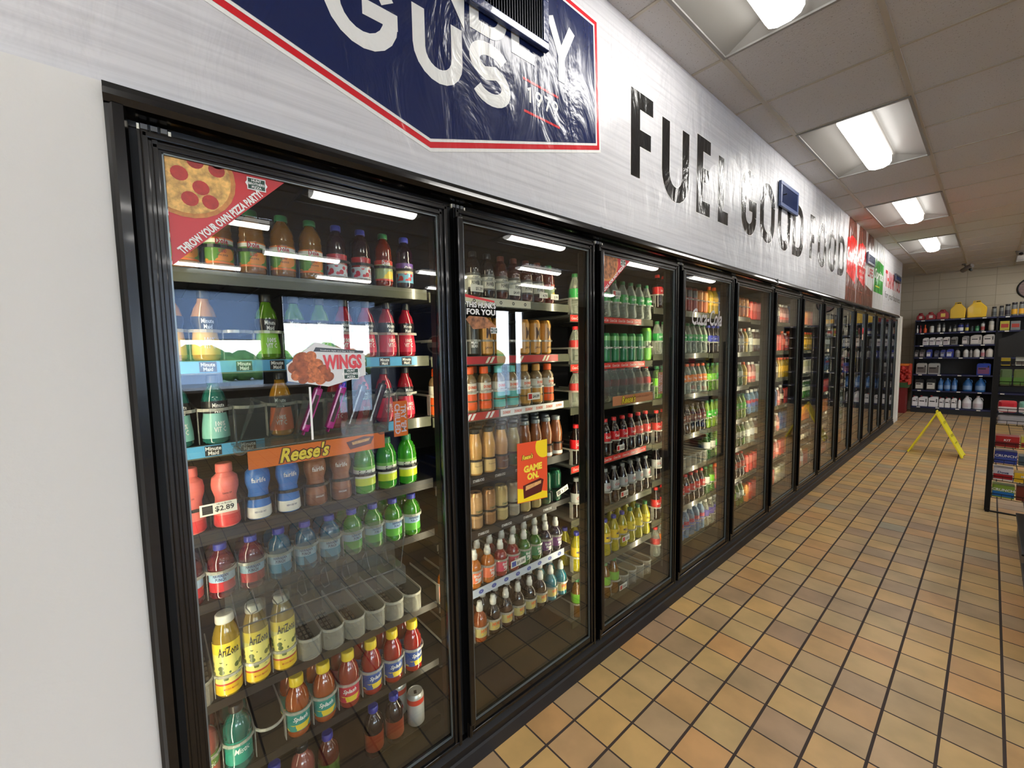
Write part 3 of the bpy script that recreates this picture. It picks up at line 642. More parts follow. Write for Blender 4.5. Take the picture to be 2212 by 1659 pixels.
# ------------------------------------------------------------------ drinks
LIQ = lambda n, c, a=.93: plastic('liquid_' + n, c, a, .12, .55)
def shape(kind, h, R):
    P = {
     'juice': [(.90, 0), (.98, .02), (1, .06), (.97, .10), (.97, .47), (1, .50), (.93, .53), (.97, .58), (.90, .63), (.93, .68), (.80, .76), (.62, .83), (.44, .88), (.40, .92)],
     'punch': [(.88, 0), (1, .04), (1, .10), (.95, .13), (.95, .48), (1, .53), (1, .60), (.96, .67), (.86, .74), (.68, .80), (.48, .84), (.44, .92)],
     'minute': [(.92, 0), (1, .04), (.98, .20), (.84, .40), (.80, .46), (.92, .54), (.90, .62), (.72, .74), (.46, .82), (.40, .90)],
     'milk': [(.88, 0), (1, .04), (.96, .22), (.78, .42), (.78, .47), (.98, .60), (1, .68), (.92, .78), (.60, .84), (.58, .88)],
     'ever': [(.90, 0), (1, .05), (1, .52), (1, .60), (.95, .68), (.84, .76), (.66, .83), (.48, .87), (.44, .92)],
     'tea': [(.88, 0), (1, .03), (1, .68), (.97, .74), (.82, .82), (.66, .88), (.64, .92)],
     'splash': [(.85, 0), (1, .05), (1, .10), (.97, .13), (.97, .46), (1, .50), (1, .56), (.96, .63), (.86, .70), (.72, .76), (.56, .81), (.50, .88)],
     'dunk': [(.90, 0), (.98, .03), (.98, .18), (.90, .22), (.98, .26), (.94, .40), (.96, .50), (.94, .62), (.98, .70), (.78, .78), (.56, .82), (.54, .84)],
     'frap': [(.92, 0), (1, .04), (.98, .20), (.92, .34), (.93, .42), (.99, .54), (.94, .66), (.74, .80), (.62, .88), (.62, .93)],
     'sport': [(.90, 0), (1, .05), (1, .12), (.95, .15), (.95, .44), (1, .48), (.99, .54), (.88, .62), (.66, .68), (.44, .72), (.38, .75)],
     'slim': [(.88, 0), (1, .05), (.92, .12), (.92, .38), (1, .44), (1, .52), (.90, .62), (.66, .69), (.44, .74), (.38, .77)],
     'cola': [(.80, 0), (.98, .04), (1, .12), (.90, .22), (.84, .30), (.94, .40), (.97, .56), (.92, .64), (.72, .76), (.46, .86), (.38, .90), (.38, .93)],
     'can': [(.76, 0), (.92, .03), (1, .06), (1, .90), (.92, .955), (.86, .975), (.86, 1.0), (.80, 1.0), (.80, .985)],
     'water': [(.86, 0), (1, .03), (.96, .10), (1, .16), (.95, .23), (.96, .30), (.97, .58), (1, .62), (.86, .74), (.52, .85), (.38, .90)],
    }[kind]
    return [(R * r, h * z) for r, z in P]
LBL = {'juice': (.10, .48), 'punch': (.14, .50), 'minute': (.08, .62), 'milk': (.02, .80), 'ever': (.16, .52), 'tea': (.04, .68), 'splash': (.13, .48), 'dunk': (.26, .64),
       'frap': (.04, .30), 'sport': (.15, .42), 'slim': (.13, .37), 'cola': (.40, .63), 'can': (.06, .90), 'water': (.30, .58)}
CAPR = {'juice': (.50, .90), 'punch': (.50, .885), 'minute': (.44, .88), 'milk': (.62, .86), 'ever': (.48, .885), 'tea': (.70, .90), 'splash': (.60, .845), 'dunk': (.58, .84), 'frap': (.68, .90), 'sport': (.46, .735), 'slim': (.46, .755), 'cola': (.44, .91), 'water': (.42, .88)}
def rad(prof, z):
    for (r0, z0), (r1, z1) in zip(prof, prof[1:]):
        if z0 <= z <= z1 and z1 > z0: return r0 + (r1 - r0) * (z - z0) / (z1 - z0)
    return prof[-1][0]
PR = {}
def product(key, kind, h, R, body, cap, label=None, texts=(), lod=0):
    """stores the shared meshes of one drink; texts=[(string, size, z fraction, material, width, bold, shear)]"""
    prof = shape(kind, h, R); seg = (22, 14, 10)[lod]
    parts = []
    b = MB().lathe(prof, seg).mesh('body', body)
    parts.append(('body' if kind != 'can' else 'can_body', b, None))
    if kind == 'can':
        l = MB(); l.lathe([(R * .80, h * .984), (R * .78, h * .978), (R * .1, h * .976), (0, h * .976)], seg, cap=False); l.box(-R * .1, R * .42, -R * .16, R * .16, h * .979, h * .990)
        parts.append(('lid', l.mesh('lid', cap), None))
    else:
        cr, cz = CAPR[kind]; c = MB()
        if kind in ('sport', 'slim'): c.lathe([(R * cr, h * cz), (R * cr * 1.03, h * .855), (R * cr * .95, h * .875), (R * cr * .80, h * .885), (R * cr * .80, h * .955), (R * cr * .68, h * .99), (R * cr * .4, h)], seg)
        else: c.lathe([(R * cr, h * cz), (R * cr * 1.02, h * (cz + .015)), (R * cr, h * .985), (R * cr * .88, h)], seg)
        parts.append(('cap', c.mesh('cap', cap), None))
    if label:
        z0, z1 = LBL[kind]; n = 5; lp = []
        zs = sorted({z0 * h, z1 * h} | {z for r, z in prof if z0 * h < z < z1 * h})
        lp = [(rad(prof, z) + .0005, z) for z in zs]
        parts.append(('label', MB().lathe(lp, seg, cap=False).mesh('label', label), None)); li = len(parts) - 1
        for tx in texts:
            s_, sz, zf, m_, wd = tx[:5]; bo = tx[5] if len(tx) > 5 else .02; sh = tx[6] if len(tx) > 6 else 0
            r = max(rad(prof, zf * h - sz / 2), rad(prof, zf * h + sz / 2)) + .0010
            parts.append(('lettering', wrap_text(s_, r, zf * h, sz, m_, bo, sh, wd), li))
    PR[key] = (parts, kind, h, R)
def put(key, x, y, z, label, cat='bottle', group=None, rz=0, simple=False, cans=None):
    parts, kind, h, R = PR[key]
    if kind == 'can': cat = 'can'
    nm = {'can': 'drink_can', 'frap': 'coffee_bottle', 'milk': 'milk_bottle', 'juice': 'juice_bottle', 'tea': 'tea_bottle', 'water': 'water_bottle', 'cola': 'soda_bottle', 'dunk': 'coffee_bottle'}.get(kind, 'drink_bottle')
    if simple:   # far behind the other doors, too small to show parts: one mesh
        if (key, 's') not in PR:
            mats = []; bm = bmesh.new()
            for n, me, pi in parts:
                off = len(mats); k0 = len(bm.faces); bm.from_mesh(me); bm.faces.ensure_lookup_table()
                for f in bm.faces[k0:]: f.material_index += off
                mats += list(me.materials)
            me = bpy.data.meshes.new(nm); bm.to_mesh(me); bm.free()
            for m_ in mats: me.materials.append(m_)
            PR[(key, 's')] = me
        o = link(nm, PR[(key, 's')], None, (x, y, z)); o.rotation_euler = (0, 0, rz)
        return tag(o, label, cat, group)
    t = thing(nm, label, cat, (x, y, z), rz, group); ob = []
    for n, me, pi in parts:
        ob.append(link(n, me, t if pi is None else ob[pi]))
    return t
def capm(n, c): return mat('cap_' + n, c, .35, coat=.2)
GRN, BLU, YEL, WHT, RED, GRYC, ORG, TEAL, BLKC = capm('green', (44, 120, 70)), capm('blue', (52, 60, 160)), capm('yellow', (238, 208, 44)), capm('white', (232, 232, 222)), capm('red', (214, 34, 40)), capm('grey', (120, 124, 122)), capm('orange', (236, 92, 30)), capm('teal', (100, 190, 175)), capm('black', (24, 26, 26))
LW, LB, LR, LN = mat('lt_white', (240, 240, 236), .4), mat('lt_black', (26, 26, 28), .4), mat('lt_red', (190, 40, 40), .4), mat('lt_navy', (34, 50, 110), .4)
soda_h = .188
SILV = mat('can_lid', (170, 170, 165), .25, .9)
# bay 1
product('doleo', 'juice', .172, .0335, LIQ('orange', (176, 120, 40)), GRN, bands('lab_dole', [(0, (240, 120, 40)), (.13, (96, 150, 54)), (.40, (238, 240, 230)), (.46, (240, 130, 40))], h=.172, blobs=((240, 146, 40), 26, .14, .36)), [('Dole', .018, .43, LR, .030, .03), ('ORANGE\nBLEND', .009, .32, LR, .024), ('100% JUICE', .006, .22, LB, .024)])
product('cran', 'juice', .172, .030, LIQ('cran', (50, 14, 24)), BLU, bands('lab_cran', [(0, (210, 220, 230)), (.30, (190, 40, 46)), (.41, (200, 44, 50))], h=.172, blobs=((200, 30, 60), 60, .12, .28)), [('CRANBERRY', .015, .34, LW, .040, .02)])
product('rubyred', 'juice', .172, .030, LIQ('ruby', (150, 44, 24)), GRN, bands('lab_ruby', [(0, (216, 60, 40)), (.13, (170, 190, 140)), (.40, (214, 70, 50))], h=.172, blobs=((230, 200, 60), 30, .14, .34)), [('Dole', .016, .43, LW, .028, .03)])
product('crangrape', 'juice', .172, .030, LIQ('grape', (38, 14, 34)), BLU, bands('lab_grape', [(0, (110, 170, 200)), (.28, (232, 214, 170)), (.33, (106, 70, 150))], h=.172, blobs=((190, 30, 50), 60, .14, .28)), [('CRAN', .015, .38, LW, .026, .02)])
def mm(n, liq, c1):
    product(n, 'minute', .180, .0312, liq, BLKC, bands('lab_' + n, [(0, c1), (.40, c1), (.44, (24, 24, 26))], h=.180), [('Minute\nMaid', .012, .52, LW, .028, .01), ('100%\nVIT C', .013, .25, LW, .028, .02)])
mm('mmy', LIQ('my', (240, 170, 50)), (236, 190, 90)); mm('mmg', LIQ('mg', (110, 170, 30)), (130, 190, 50)); mm('mmp', LIQ('mp', (210, 40, 60)), (206, 44, 70)); mm('mmt', LIQ('mt', (40, 130, 120)), (130, 190, 180)); mm('mmo', LIQ('mo', (230, 160, 30)), (226, 110, 60))
def milk(n, c, foot, txt):
    bm_ = mat('milk_' + n, c, .35, coat=.2)
    product(n, 'milk', .170, .031, bm_, mat('milkcap_' + n, c, .4), bands('lab_' + n, [(0, foot), (.20, c), (.30, c)], h=.170), txt)
milk('pinkm', (236, 120, 110), (220, 60, 60), [('Calories 250', .005, .55, LB, .022)])
milk('bluem', (52, 116, 196), (228, 228, 222), [('fairlife', .014, .66, LW, .036, .01), ('REDUCED FAT', .005, .13, LN, .028)])
milk('brownm', (140, 86, 56), (110, 60, 36), [('fairlife', .014, .66, LW, .036, .01), ('CHOCOLATE', .005, .16, LW, .024)])
product('everf', 'ever', .172, .034, LIQ('lime', (70, 190, 40)), GRN, bands('lab_ever', [(0, (196, 214, 40)), (.30, (226, 230, 214)), (.46, (110, 180, 70))], h=.172), [('EverFresh', .020, .40, LB, .046, .01, .2)])
def hp(n, liq, c):
    product(n, 'punch', .145, .0312, liq, BLU, bands('lab_' + n, [(0, c), (.25, c), (.32, (170, 206, 232))], h=.145, blobs=((230, 150, 60), 40, .26, .34)), [('HAWAIIAN\nPUNCH', .009, .41, LN, .036, .03)])
hp('hpr', LIQ('hr', (120, 20, 40)), (200, 40, 50)); hp('hpb', LIQ('hb', (20, 110, 150)), (90, 160, 200)); hp('hpg', LIQ('hg', (60, 160, 30)), (90, 180, 60))
product('ariz', 'tea', .225, .0318, LIQ('ariz', (206, 170, 50)), WHT, bands('lab_ariz', [(0, (240, 200, 30)), (.16, (200, 70, 50)), (.18, (240, 232, 130)), (.55, (246, 220, 60))], h=.225, blobs=((96, 110, 60), 55, .22, .46)), [('AriZona', .026, .58, LB, .052, .02), ('MUCHO MANGO', .006, .11, LR, .036)])
def spl(n, liq, c):
    product(n, 'splash', .182, .033, liq, YEL, bands('lab_' + n, [(0, c), (.30, c)], h=.182, blobs=((240, 210, 60), 22, .14, .24)), [('Splash', .018, .33, LW, .044, .03, .3)])
spl('spr', LIQ('sr', (196, 30, 20)), (60, 90, 160)); spl('spo', LIQ('so', (206, 96, 20)), (40, 150, 140)); spl('spk', LIQ('sk', (190, 60, 40)), (214, 60, 80))
product('mist', 'punch', .185, .035, LIQ('mist', (20, 120, 110)), BLKC, bands('lab_mist', [(0, (30, 150, 130))], h=.185), [('Mistic', .016, .34, LW, .040, .01, .3)])
product('rosy', 'punch', .185, .035, LIQ('rosy', (190, 100, 90)), BLKC, bands('lab_rosy', [(0, (200, 90, 70)), (.3, (120, 150, 60))], h=.185), [('Mistic', .016, .34, LW, .040, .01, .3)])
product('darkr', 'punch', .17, .033, LIQ('darkr', (110, 30, 26)), BLU, bands('lab_darkr', [(0, (80, 110, 40))], h=.17))
product('darkp', 'punch', .17, .033, LIQ('darkp', (36, 12, 16)), BLU, bands('lab_darkp', [(0, (150, 60, 30))], h=.17))
product('canw', 'can', .122, .031, mat('can_pale', (196, 198, 196), .3, .5), SILV, bands('lab_canw', [(0, (190, 192, 188)), (.7, (214, 60, 40)), (.86, (200, 200, 196))], h=.122))
# bay 2
def core(n, liq, cap): product(n, 'ever', .174, .0305, liq, cap, bands('lab_core', [(0, (70, 66, 60)), (.2, (224, 222, 204)), (.46, (90, 88, 80))], h=.174), [('CORE\nPOWER', .015, .35, LB, .034, .03)])
core('cored', LIQ('cd', (52, 40, 34)), BLKC); core('coreb', LIQ('cb', (110, 50, 36)), capm('brown', (110, 50, 40)))
product('gold', 'can', .152, .029, mat('can_gold', (196, 140, 60), .3, .7), SILV, bands('lab_gold', [(0, (206, 150, 70))], h=.152), [('M', .05, .62, mat('lt_brown', (70, 40, 20), .4), .022, .02), ('JAVA', .012, .2, mat('lt_brown', (70, 40, 20)), .034)])
product('darkc', 'can', .152, .029, mat('can_dark', (40, 38, 30), .3, .5), SILV, bands('lab_dkc', [(0, (54, 52, 44))], h=.152), [('MEAN\nBEAN', .012, .3, LW, .03)])
def dk(n, c):
    product(n, 'dunk', .178, .031, LIQ('dk' + n, (170, 140, 96), .97), mat('dkcap' + n, c, .35), bands('lab_' + n, [(0, c), (.40, (226, 222, 206))], h=.178), [("DUNKIN'", .013, .55, mat('lt_orange', (230, 90, 30), .4), .044, .04), ('ICED COFFEE', .007, .47, LR, .032, .02)])
    parts = PR[n][0]; foot = MB().lathe([(.0283, .006), (.0308, .010), (.0308, .034), (.0286, .040)], 18, cap=False)
    parts.append(('foot_sleeve', foot.mesh('foot_sleeve', mat('dkcap' + n, c)), None))
dk('dko', (236, 96, 36)); dk('dkt', (96, 184, 176)); dk('dkb', (196, 146, 70))
FRL = mat('frap_cream', (206, 156, 84), .3, coat=.7); FRD = mat('frap_brown', (150, 90, 50), .3, coat=.7)
def fp(n, b, lid, lab, tx=()): product(n, 'frap', .184, .0302, b, lid, lab, tx)
LID1 = mat('lid_dark', (28, 34, 30), .3, .4); LID2 = mat('lid_grey', (150, 156, 158), .3, .4)
fp('fra', FRL, LID1, bands('lab_fra', [(0, (222, 190, 124))], h=.184), [('frappuccino', .008, .2, mat('lt_brown', (70, 40, 20)), .04, 0, .3)])
fp('frb', FRL, LID1, bands('lab_frb', [(0, (110, 66, 36))], h=.184), [('frappuccino', .008, .2, LW, .04, 0, .3)])
fp('frg', mat('frap_green', (150, 136, 80), .3, coat=.7), LID1, bands('lab_frg', [(0, (30, 90, 56))], h=.184), [('STARBUCKS', .008, .2, LW, .04)])
fp('frc', FRD, LID2, bands('lab_frc', [(0, (226, 226, 220)), (.12, (120, 70, 40))], h=.184))
def sb(n, c): product(n, 'can', .148, .0285, mat('sbcan' + n, c, .28, .6), SILV, bands('lab_sb' + n, [(0, tuple(int(x * .82) for x in c)), (.3, c)], h=.148, rough=.28), [('STARBUCKS', .008, .5, mat('lt_green', (20, 90, 60), .4), .036, .03), ('espresso', .008, .38, LB, .03)])
sb('sba', (190, 148, 100)); sb('sbb', (160, 116, 74)); sb('sbc', (206, 184, 120)); sb('sbd', (170, 164, 146)); sb('sbe', (30, 90, 60))
def kid(n, liq, c): product(n, 'sport', .154, .0305, liq, WHT, bands('lab_' + n, [(0, c), (.28, c)], h=.154, blobs=((232, 226, 220), 34, .15, .40)), [('fruit\nflip', .012, .29, LW, .034, .03)])
kid('ko', LIQ('ko', (236, 130, 20)), (236, 120, 80)); kid('kr', LIQ('kr', (170, 20, 30)), (206, 70, 100)); kid('kg', LIQ('kg', (40, 130, 30)), (50, 130, 90)); kid('kp', LIQ('kp', (36, 22, 70)), (110, 60, 120))
def ju(n, liq): product(n, 'slim', .164, .0305, liq, WHT, bands('lab_ju' + n, [(0, (190, 180, 120))], h=.164, blobs=((220, 80, 30), 40, .1, .4)), [('HUG', .015, .29, mat('lt_orange', (230, 90, 30)), .034, .04, .1), ('JUG', .012, .20, mat('lt_yel', (230, 190, 50), .4), .034, .04)])
ju('jd', LIQ('jd', (34, 20, 26))); ju('jo', LIQ('jo', (190, 90, 36))); ju('jb', LIQ('jb', (40, 150, 170)))
# sodas
CLR = plastic('clear_bottle', (214, 222, 206), .22, .1); COKE = LIQ('coke', (34, 16, 12), .97)
def soda(n, liq, cap, c, tx=None, c2=None, h=.200, R=.0325, lod=1): product(n, 'cola', h, R, liq, cap, bands('lab_' + n, [(0, c), (.55, c2 or c)], h=h), tx or [], lod)
soda('coke', COKE, RED, (206, 26, 34), [('Coca-Cola', .016, .52, LW, .044, .02, .3)]); soda('diet', COKE, GRYC, (176, 178, 176), [('Coke', .016, .52, LR, .036, .02, .3)])
soda('sprite', CLR, GRN, (40, 160, 74), [('Sprite', .018, .52, LW, .044, .03, .2)]); soda('cokez', COKE, BLKC, (196, 30, 36), [('Zero', .016, .52, LB, .036, .03)])
soda('lem1', LIQ('lem', (226, 214, 30), .8), BLU, (232, 196, 50), [('MELLO', .012, .52, LN, .04, .02)]); soda('lem2', LIQ('lem', (226, 214, 30)), GRN, (226, 206, 60), [('YELLO', .012, .52, LB, .04, .02)])
soda('clearr', CLR, RED, (196, 60, 60), h=.184); soda('oran', CLR, ORG, (236, 130, 40), [('fanta', .014, .52, LW, .04, .02)]); soda('root', COKE, BLKC, (110, 50, 36), [('ROOT', .014, .52, LW, .036)])
soda('seven', LIQ('seven', (120, 180, 60), .5), GRN, (120, 200, 40), [('UP', .018, .52, LW, .03, .03)]); soda('dew', LIQ('dew', (150, 200, 50), .85), GRN, (60, 190, 50), [('dew', .018, .52, LW, .036, .03)])
soda('pepsi', COKE, BLU, (30, 50, 170), [('pepsi', .014, .52, LW, .036, .02)]); soda('tonic', LIQ('tonic', (90, 150, 80), .4), GRN, (226, 228, 220)); soda('purp', CLR, WHT, (90, 80, 170)); soda('juicy', LIQ('amber', (150, 100, 24), .9), GRN, (110, 180, 50))
product('orangc', 'can', .15, .030, mat('can_orange', (226, 130, 60), .3, .6), SILV, bands('lab_orc', [(0, (220, 120, 60)), (.5, (236, 160, 80))], h=.15), lod=1)
product('slimg', 'can', .155, .028, mat('can_green', (30, 130, 70), .3, .5), SILV, bands('lab_slg', [(0, (30, 120, 70)), (.75, (120, 190, 110))], h=.155), [('Sprite', .02, .5, LW, .04, .03)], lod=1)
product('limec', 'can', .19, .032, mat('can_lime', (130, 200, 70), .3, .4), SILV, bands('lab_lmc', [(0, (120, 190, 70)), (.4, (226, 236, 200)), (.6, (80, 170, 60))], h=.19), [('LIME', .03, .5, LB, .05, .02)], lod=1)
product('blackc', 'can', .155, .028, mat('can_red2', (150, 40, 34), .3, .5), SILV, bands('lab_blc', [(0, (150, 34, 30)), (.6, (60, 50, 44))], h=.155), lod=1)
product('water', 'water', .20, .032, plastic('water_bottle', (150, 190, 220), .30, .1), WHT, bands('lab_wat', [(0, (90, 110, 170)), (.45, (180, 60, 80))], h=.20), lod=1)
product('powb', 'water', .19, .034, LIQ('powb', (40, 120, 190), .85), BLKC, bands('lab_powb', [(0, (30, 50, 110))], h=.19), lod=1)
product('gatr', 'water', .19, .034, LIQ('gatr', (210, 60, 40), .85), ORG, bands('lab_gatr', [(0, (220, 110, 90))], h=.19), lod=1)
product('gaty', 'water', .19, .034, LIQ('gaty', (230, 190, 30), .85), ORG, bands('lab_gaty', [(0, (230, 180, 40))], h=.19), lod=1)
product('teab', 'water', .19, .034, LIQ('teab', (90, 44, 20), .95), WHT, bands('lab_teab', [(0, (214, 206, 180))], h=.19), lod=1)
product('grnb', 'cola', .19, .031, LIQ('grnb', (60, 150, 40), .85), WHT, bands('lab_grnb', [(0, (214, 222, 200))], h=.19), lod=1)
product('clrw', 'water', .20, .032, CLR, WHT, bands('lab_clrw', [(0, (214, 220, 220))], h=.20), lod=1)
product('redc', 'can', .15, .028, mat('can_red3', (196, 50, 46), .3, .5), SILV, bands('lab_redc', [(0, (200, 60, 50)), (.5, (220, 120, 110))], h=.15), lod=2)
product('whc', 'can', .15, .028, mat('can_white3', (214, 212, 196), .3, .4), SILV, bands('lab_whc', [(0, (214, 210, 190)), (.5, (190, 186, 150))], h=.15), lod=2)
product('pnk', 'ever', .17, .031, LIQ('pnk', (226, 150, 140), .9), WHT, bands('lab_pnk', [(0, (220, 90, 80)), (.3, (232, 180, 170))], h=.17), lod=2)

DESC = {'doleo': 'orange blend juice bottle with green cap', 'cran': 'dark cranberry juice bottle with blue cap', 'rubyred': 'red juice bottle with green cap', 'crangrape': 'purple labelled grape juice bottle',
 'mmy': 'yellow juice bottle', 'mmg': 'green apple juice bottle', 'mmp': 'pink juice bottle', 'mmt': 'teal juice bottle', 'mmo': 'yellow and orange juice bottle', 'pinkm': 'pink milk bottle', 'bluem': 'blue and white milk bottle', 'brownm': 'brown chocolate milk bottle',
 'everf': 'bright green drink bottle', 'hpr': 'red fruit punch bottle', 'hpb': 'blue fruit punch bottle', 'hpg': 'green fruit punch bottle', 'ariz': 'tall yellow iced tea bottle', 'spr': 'red drink bottle with yellow cap', 'spo': 'orange drink bottle with yellow cap', 'spk': 'pink labelled bottle with yellow cap',
 'mist': 'teal drink bottle with dark cap', 'rosy': 'rose red drink bottle with dark cap', 'darkr': 'dark red bottle with blue cap', 'darkp': 'dark purple bottle with blue cap', 'canw': 'silver can with red mark',
 'cored': 'dark shake bottle', 'coreb': 'brown shake bottle', 'gold': 'tall gold can', 'darkc': 'tall dark can', 'dko': 'orange capped coffee bottle', 'dkt': 'teal capped coffee bottle', 'dkb': 'tan capped coffee bottle', 'fra': 'cream coffee bottle', 'frb': 'brown labelled coffee bottle', 'frg': 'green labelled coffee bottle', 'frc': 'grey lidded coffee bottle',
 'sba': 'tan coffee can', 'sbb': 'brown coffee can', 'sbc': 'cream coffee can', 'sbd': 'grey coffee can', 'sbe': 'dark green coffee can', 'ko': 'orange kids drink', 'kr': 'red kids drink', 'kg': 'green kids drink', 'kp': 'purple kids drink', 'jd': 'dark purple kids drink', 'jo': 'orange brown kids drink', 'jb': 'blue kids drink',
 'coke': 'red capped cola bottle', 'diet': 'silver labelled cola bottle', 'sprite': 'clear green labelled soda bottle', 'cokez': 'black capped cola bottle', 'lem1': 'blue capped yellow soda bottle', 'lem2': 'green capped yellow soda bottle', 'clearr': 'clear bottle with red cap', 'oran': 'orange labelled soda bottle', 'root': 'root beer bottle', 'seven': 'pale green soda bottle', 'dew': 'lime green soda bottle', 'pepsi': 'blue labelled cola bottle', 'tonic': 'white labelled green bottle', 'purp': 'purple labelled bottle', 'juicy': 'amber bottle with green cap',
 'orangc': 'orange can', 'slimg': 'green can', 'limec': 'large lime green can', 'blackc': 'dark red can', 'water': 'water bottle', 'powb': 'blue sports drink', 'gatr': 'red sports drink', 'gaty': 'yellow sports drink', 'teab': 'brown tea bottle', 'grnb': 'white capped green bottle', 'clrw': 'clear water bottle', 'redc': 'red can', 'whc': 'cream can', 'pnk': 'pale pink bottle'}
# ------------------------------------------------------------------ shelving behind the doors
XS = -1.33
SH = {0: [1.692, 1.458, 1.238, 1.008, .815, .535, .305, .075], 1: [1.685, 1.452, 1.229, .972, .748, .505, .264], 2: [1.64, 1.40, 1.187, .894, .620, .337, .09]}
SH[3] = [1.715, 1.435, 1.16, .884, .651, .394, .151]; SH[4] = [1.715, 1.43, 1.155, .883, .65, .39, .14]
for k in range(5, 14): SH[k] = [1.70, 1.43, 1.17, .90, .65, .39, .13]
for k in SH: SH[k] = [1.466 + (z - 1.466) * .99 for z in SH[k]]
UNIT = {}
SH[3] = [z for z in SH[3]]
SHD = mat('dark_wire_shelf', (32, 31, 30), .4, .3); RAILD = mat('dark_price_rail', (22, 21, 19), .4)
def shelf_unit(k):
    y0, y1 = M[k] + .018, M[k + 1] + .014
    if k == 0: y0 = -.02; y1 = .765
    if k == 1: y0 = .769
    if k == 13: y1 -= .02
    t = UNIT[k] = thing('shelving_unit', 'shelving behind the %s glass door, holding its drinks' % ORD[k], 'shelving', (0, y0, 0), 0, 'shelving behind the glass doors')
    w = y1 - y0
    for i, z in enumerate(SH[k]):
        s = MB(); s.box(XS - .60, XS, .001, w - .001, z - .008, z - .0005)
        for q in range(9): s.box(XS - .60, XS, w * (q + .5) / 9 - .0015, w * (q + .5) / 9 + .0015, z - .012, z - .008)
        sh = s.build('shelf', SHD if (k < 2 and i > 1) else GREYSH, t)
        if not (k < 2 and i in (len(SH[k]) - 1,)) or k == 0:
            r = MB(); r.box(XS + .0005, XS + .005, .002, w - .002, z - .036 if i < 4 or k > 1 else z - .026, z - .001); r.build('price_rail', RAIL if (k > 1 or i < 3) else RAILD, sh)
    for y in (.002, w - .002 - .02):
        MB().box(XS - .64, XS - .602, y, y + .02, .03, 1.98).build('post', BLKM, t)
for k in range(14): shelf_unit(k)
def place_row(k, i, keys, pitch=None, y0=None, rows=1, depth=.078, dz=0, turn=.25, group=None, skip=(), x0=None):
    random.seed(k * 31 + i); n = len(keys)
    if y0 is None:
        a = M[k] + .035; b = M[k + 1] - .035; y0 = a + .012; pitch = (b - a - .024) / (n - 1) if n > 1 else .1
    else: y0 *= .986; pitch *= .986
    z = SH[k][i]; cnt = 0
    for rr in range(rows):
        for j, key in enumerate(keys):
            if not key or j in skip: continue
            simple = k >= 5 or rr > 0
            x = (x0 if x0 is not None else XS - .020) - rr * depth
            rowt = '' if rr == 0 else ' rear,'
            lab = '%s,%s %s from left, %s shelf behind %s door' % (DESC[key], rowt, ORD[j], ORD[i], ORD[k])
            ws = lab.split()
            put(key, x, y0 + pitch * j, z, lab, 'bottle', 'drinks on the %s shelf behind the %s door' % (ORD[i], ORD[k]), random.uniform(-turn, turn), simple)
# door 1 (measured spacing)
place_row(0, 0, ['doleo'] * 5 + ['cran', 'cran', 'rubyred', 'crangrape'], .0768, .088)
place_row(0, 1, ['mmy', 'mmy', None, 'mmg', 'mmg', 'mmg', 'mmp', 'mmp', 'mmp', 'mmp'][:10], .0722, .050)
place_row(0, 2, ['mmt', 'mmt', None, 'mmo', None, 'mmp', 'mmp', 'mmp', 'mmp'], .0797, .051)
place_row(0, 3, ['pinkm', 'pinkm', 'bluem', 'bluem', 'brownm', 'brownm', 'everf', 'everf', 'everf'], .0775, .064)
place_row(0, 4, ['hpr'] * 3 + ['hpb'] * 3 + ['hpg'] * 4, .0718, .048, rows=2, depth=.074)
place_row(0, 5, [None, 'ariz', 'ariz', 'ariz'] + [None] * 6, .0705, .048)
place_row(0, 6, ['rosy', 'mist', None, 'spo', 'spo', 'spk', 'spr', 'spr', 'spr'], .0785, .051, rows=2)
place_row(0, 7, ['darkr', None, 'darkp', 'rosy', 'darkr', None, 'darkp', 'darkp'], .0768, .06)
put('canw', XS - .030, .678, SH[0][7], 'silver can with red mark, front one at the bottom of the first door', rz=-.4); put('canw', XS - .115, .650, SH[0][7], 'silver can standing behind the other, bottom of the first door', rz=.6)
# door 2
place_row(1, 0, ['cored', 'cored', 'coreb', 'coreb', 'coreb', 'coreb', 'rubyred', 'darkp'][:7], .0715, .998)
place_row(1, 1, ['darkc', 'gold', 'gold', None, 'gold', 'gold', 'gold'][:7], .0690, .985)
place_row(1, 2, ['dko', 'dko', 'dkt', 'dkt', 'dkb', 'dkb', 'dko'], .0745, .966, rows=2, depth=.076)
place_row(1, 3, ['fra', 'fra', 'frb', 'frg', 'frc', 'frc', 'frc', 'frc'], .0690, .986, rows=3, depth=.072)
place_row(1, 4, ['sba', 'sbb', 'sbc', 'sbd', 'sbc', 'sbc', 'sbe', 'sbe'], .0680, .983)
place_row(1, 5, ['ko', 'ko', 'kr', 'kr', 'kg', 'kg', 'kp', 'kp'], .0702, .967, rows=2, depth=.074)
place_row(1, 6, ['jo', 'jd', 'jd', 'jd', 'jd', 'jd', 'jb', 'jb'], .0719, .990, rows=2, depth=.074)
place_row(1, 2, ['dko', 'dko'], .0745, .817); place_row(1, 3, ['fra', 'fra'], .069, .848); place_row(1, 5, ['ko', 'ko'], .0702, .8266); place_row(1, 6, ['jo', 'jo'], .0719, .846)
# door 3
place_row(2, 0, ['sprite'] * 9, .0810, 1.616); place_row(2, 1, ['clearr'] * 3 + ['slimg'] * 5 + ['limec'], .0810, 1.616); place_row(2, 2, ['clearr'] * 9, .0810, 1.616)
place_row(2, 3, ['coke'] * 9, .0810, 1.616); place_row(2, 4, ['diet'] * 9, .0810, 1.616); place_row(2, 5, ['lem1'] * 6 + ['lem2'] * 3, .0810, 1.616, rows=2)
place_row(2, 6, ['juicy'] * 5, .0810, 1.616)
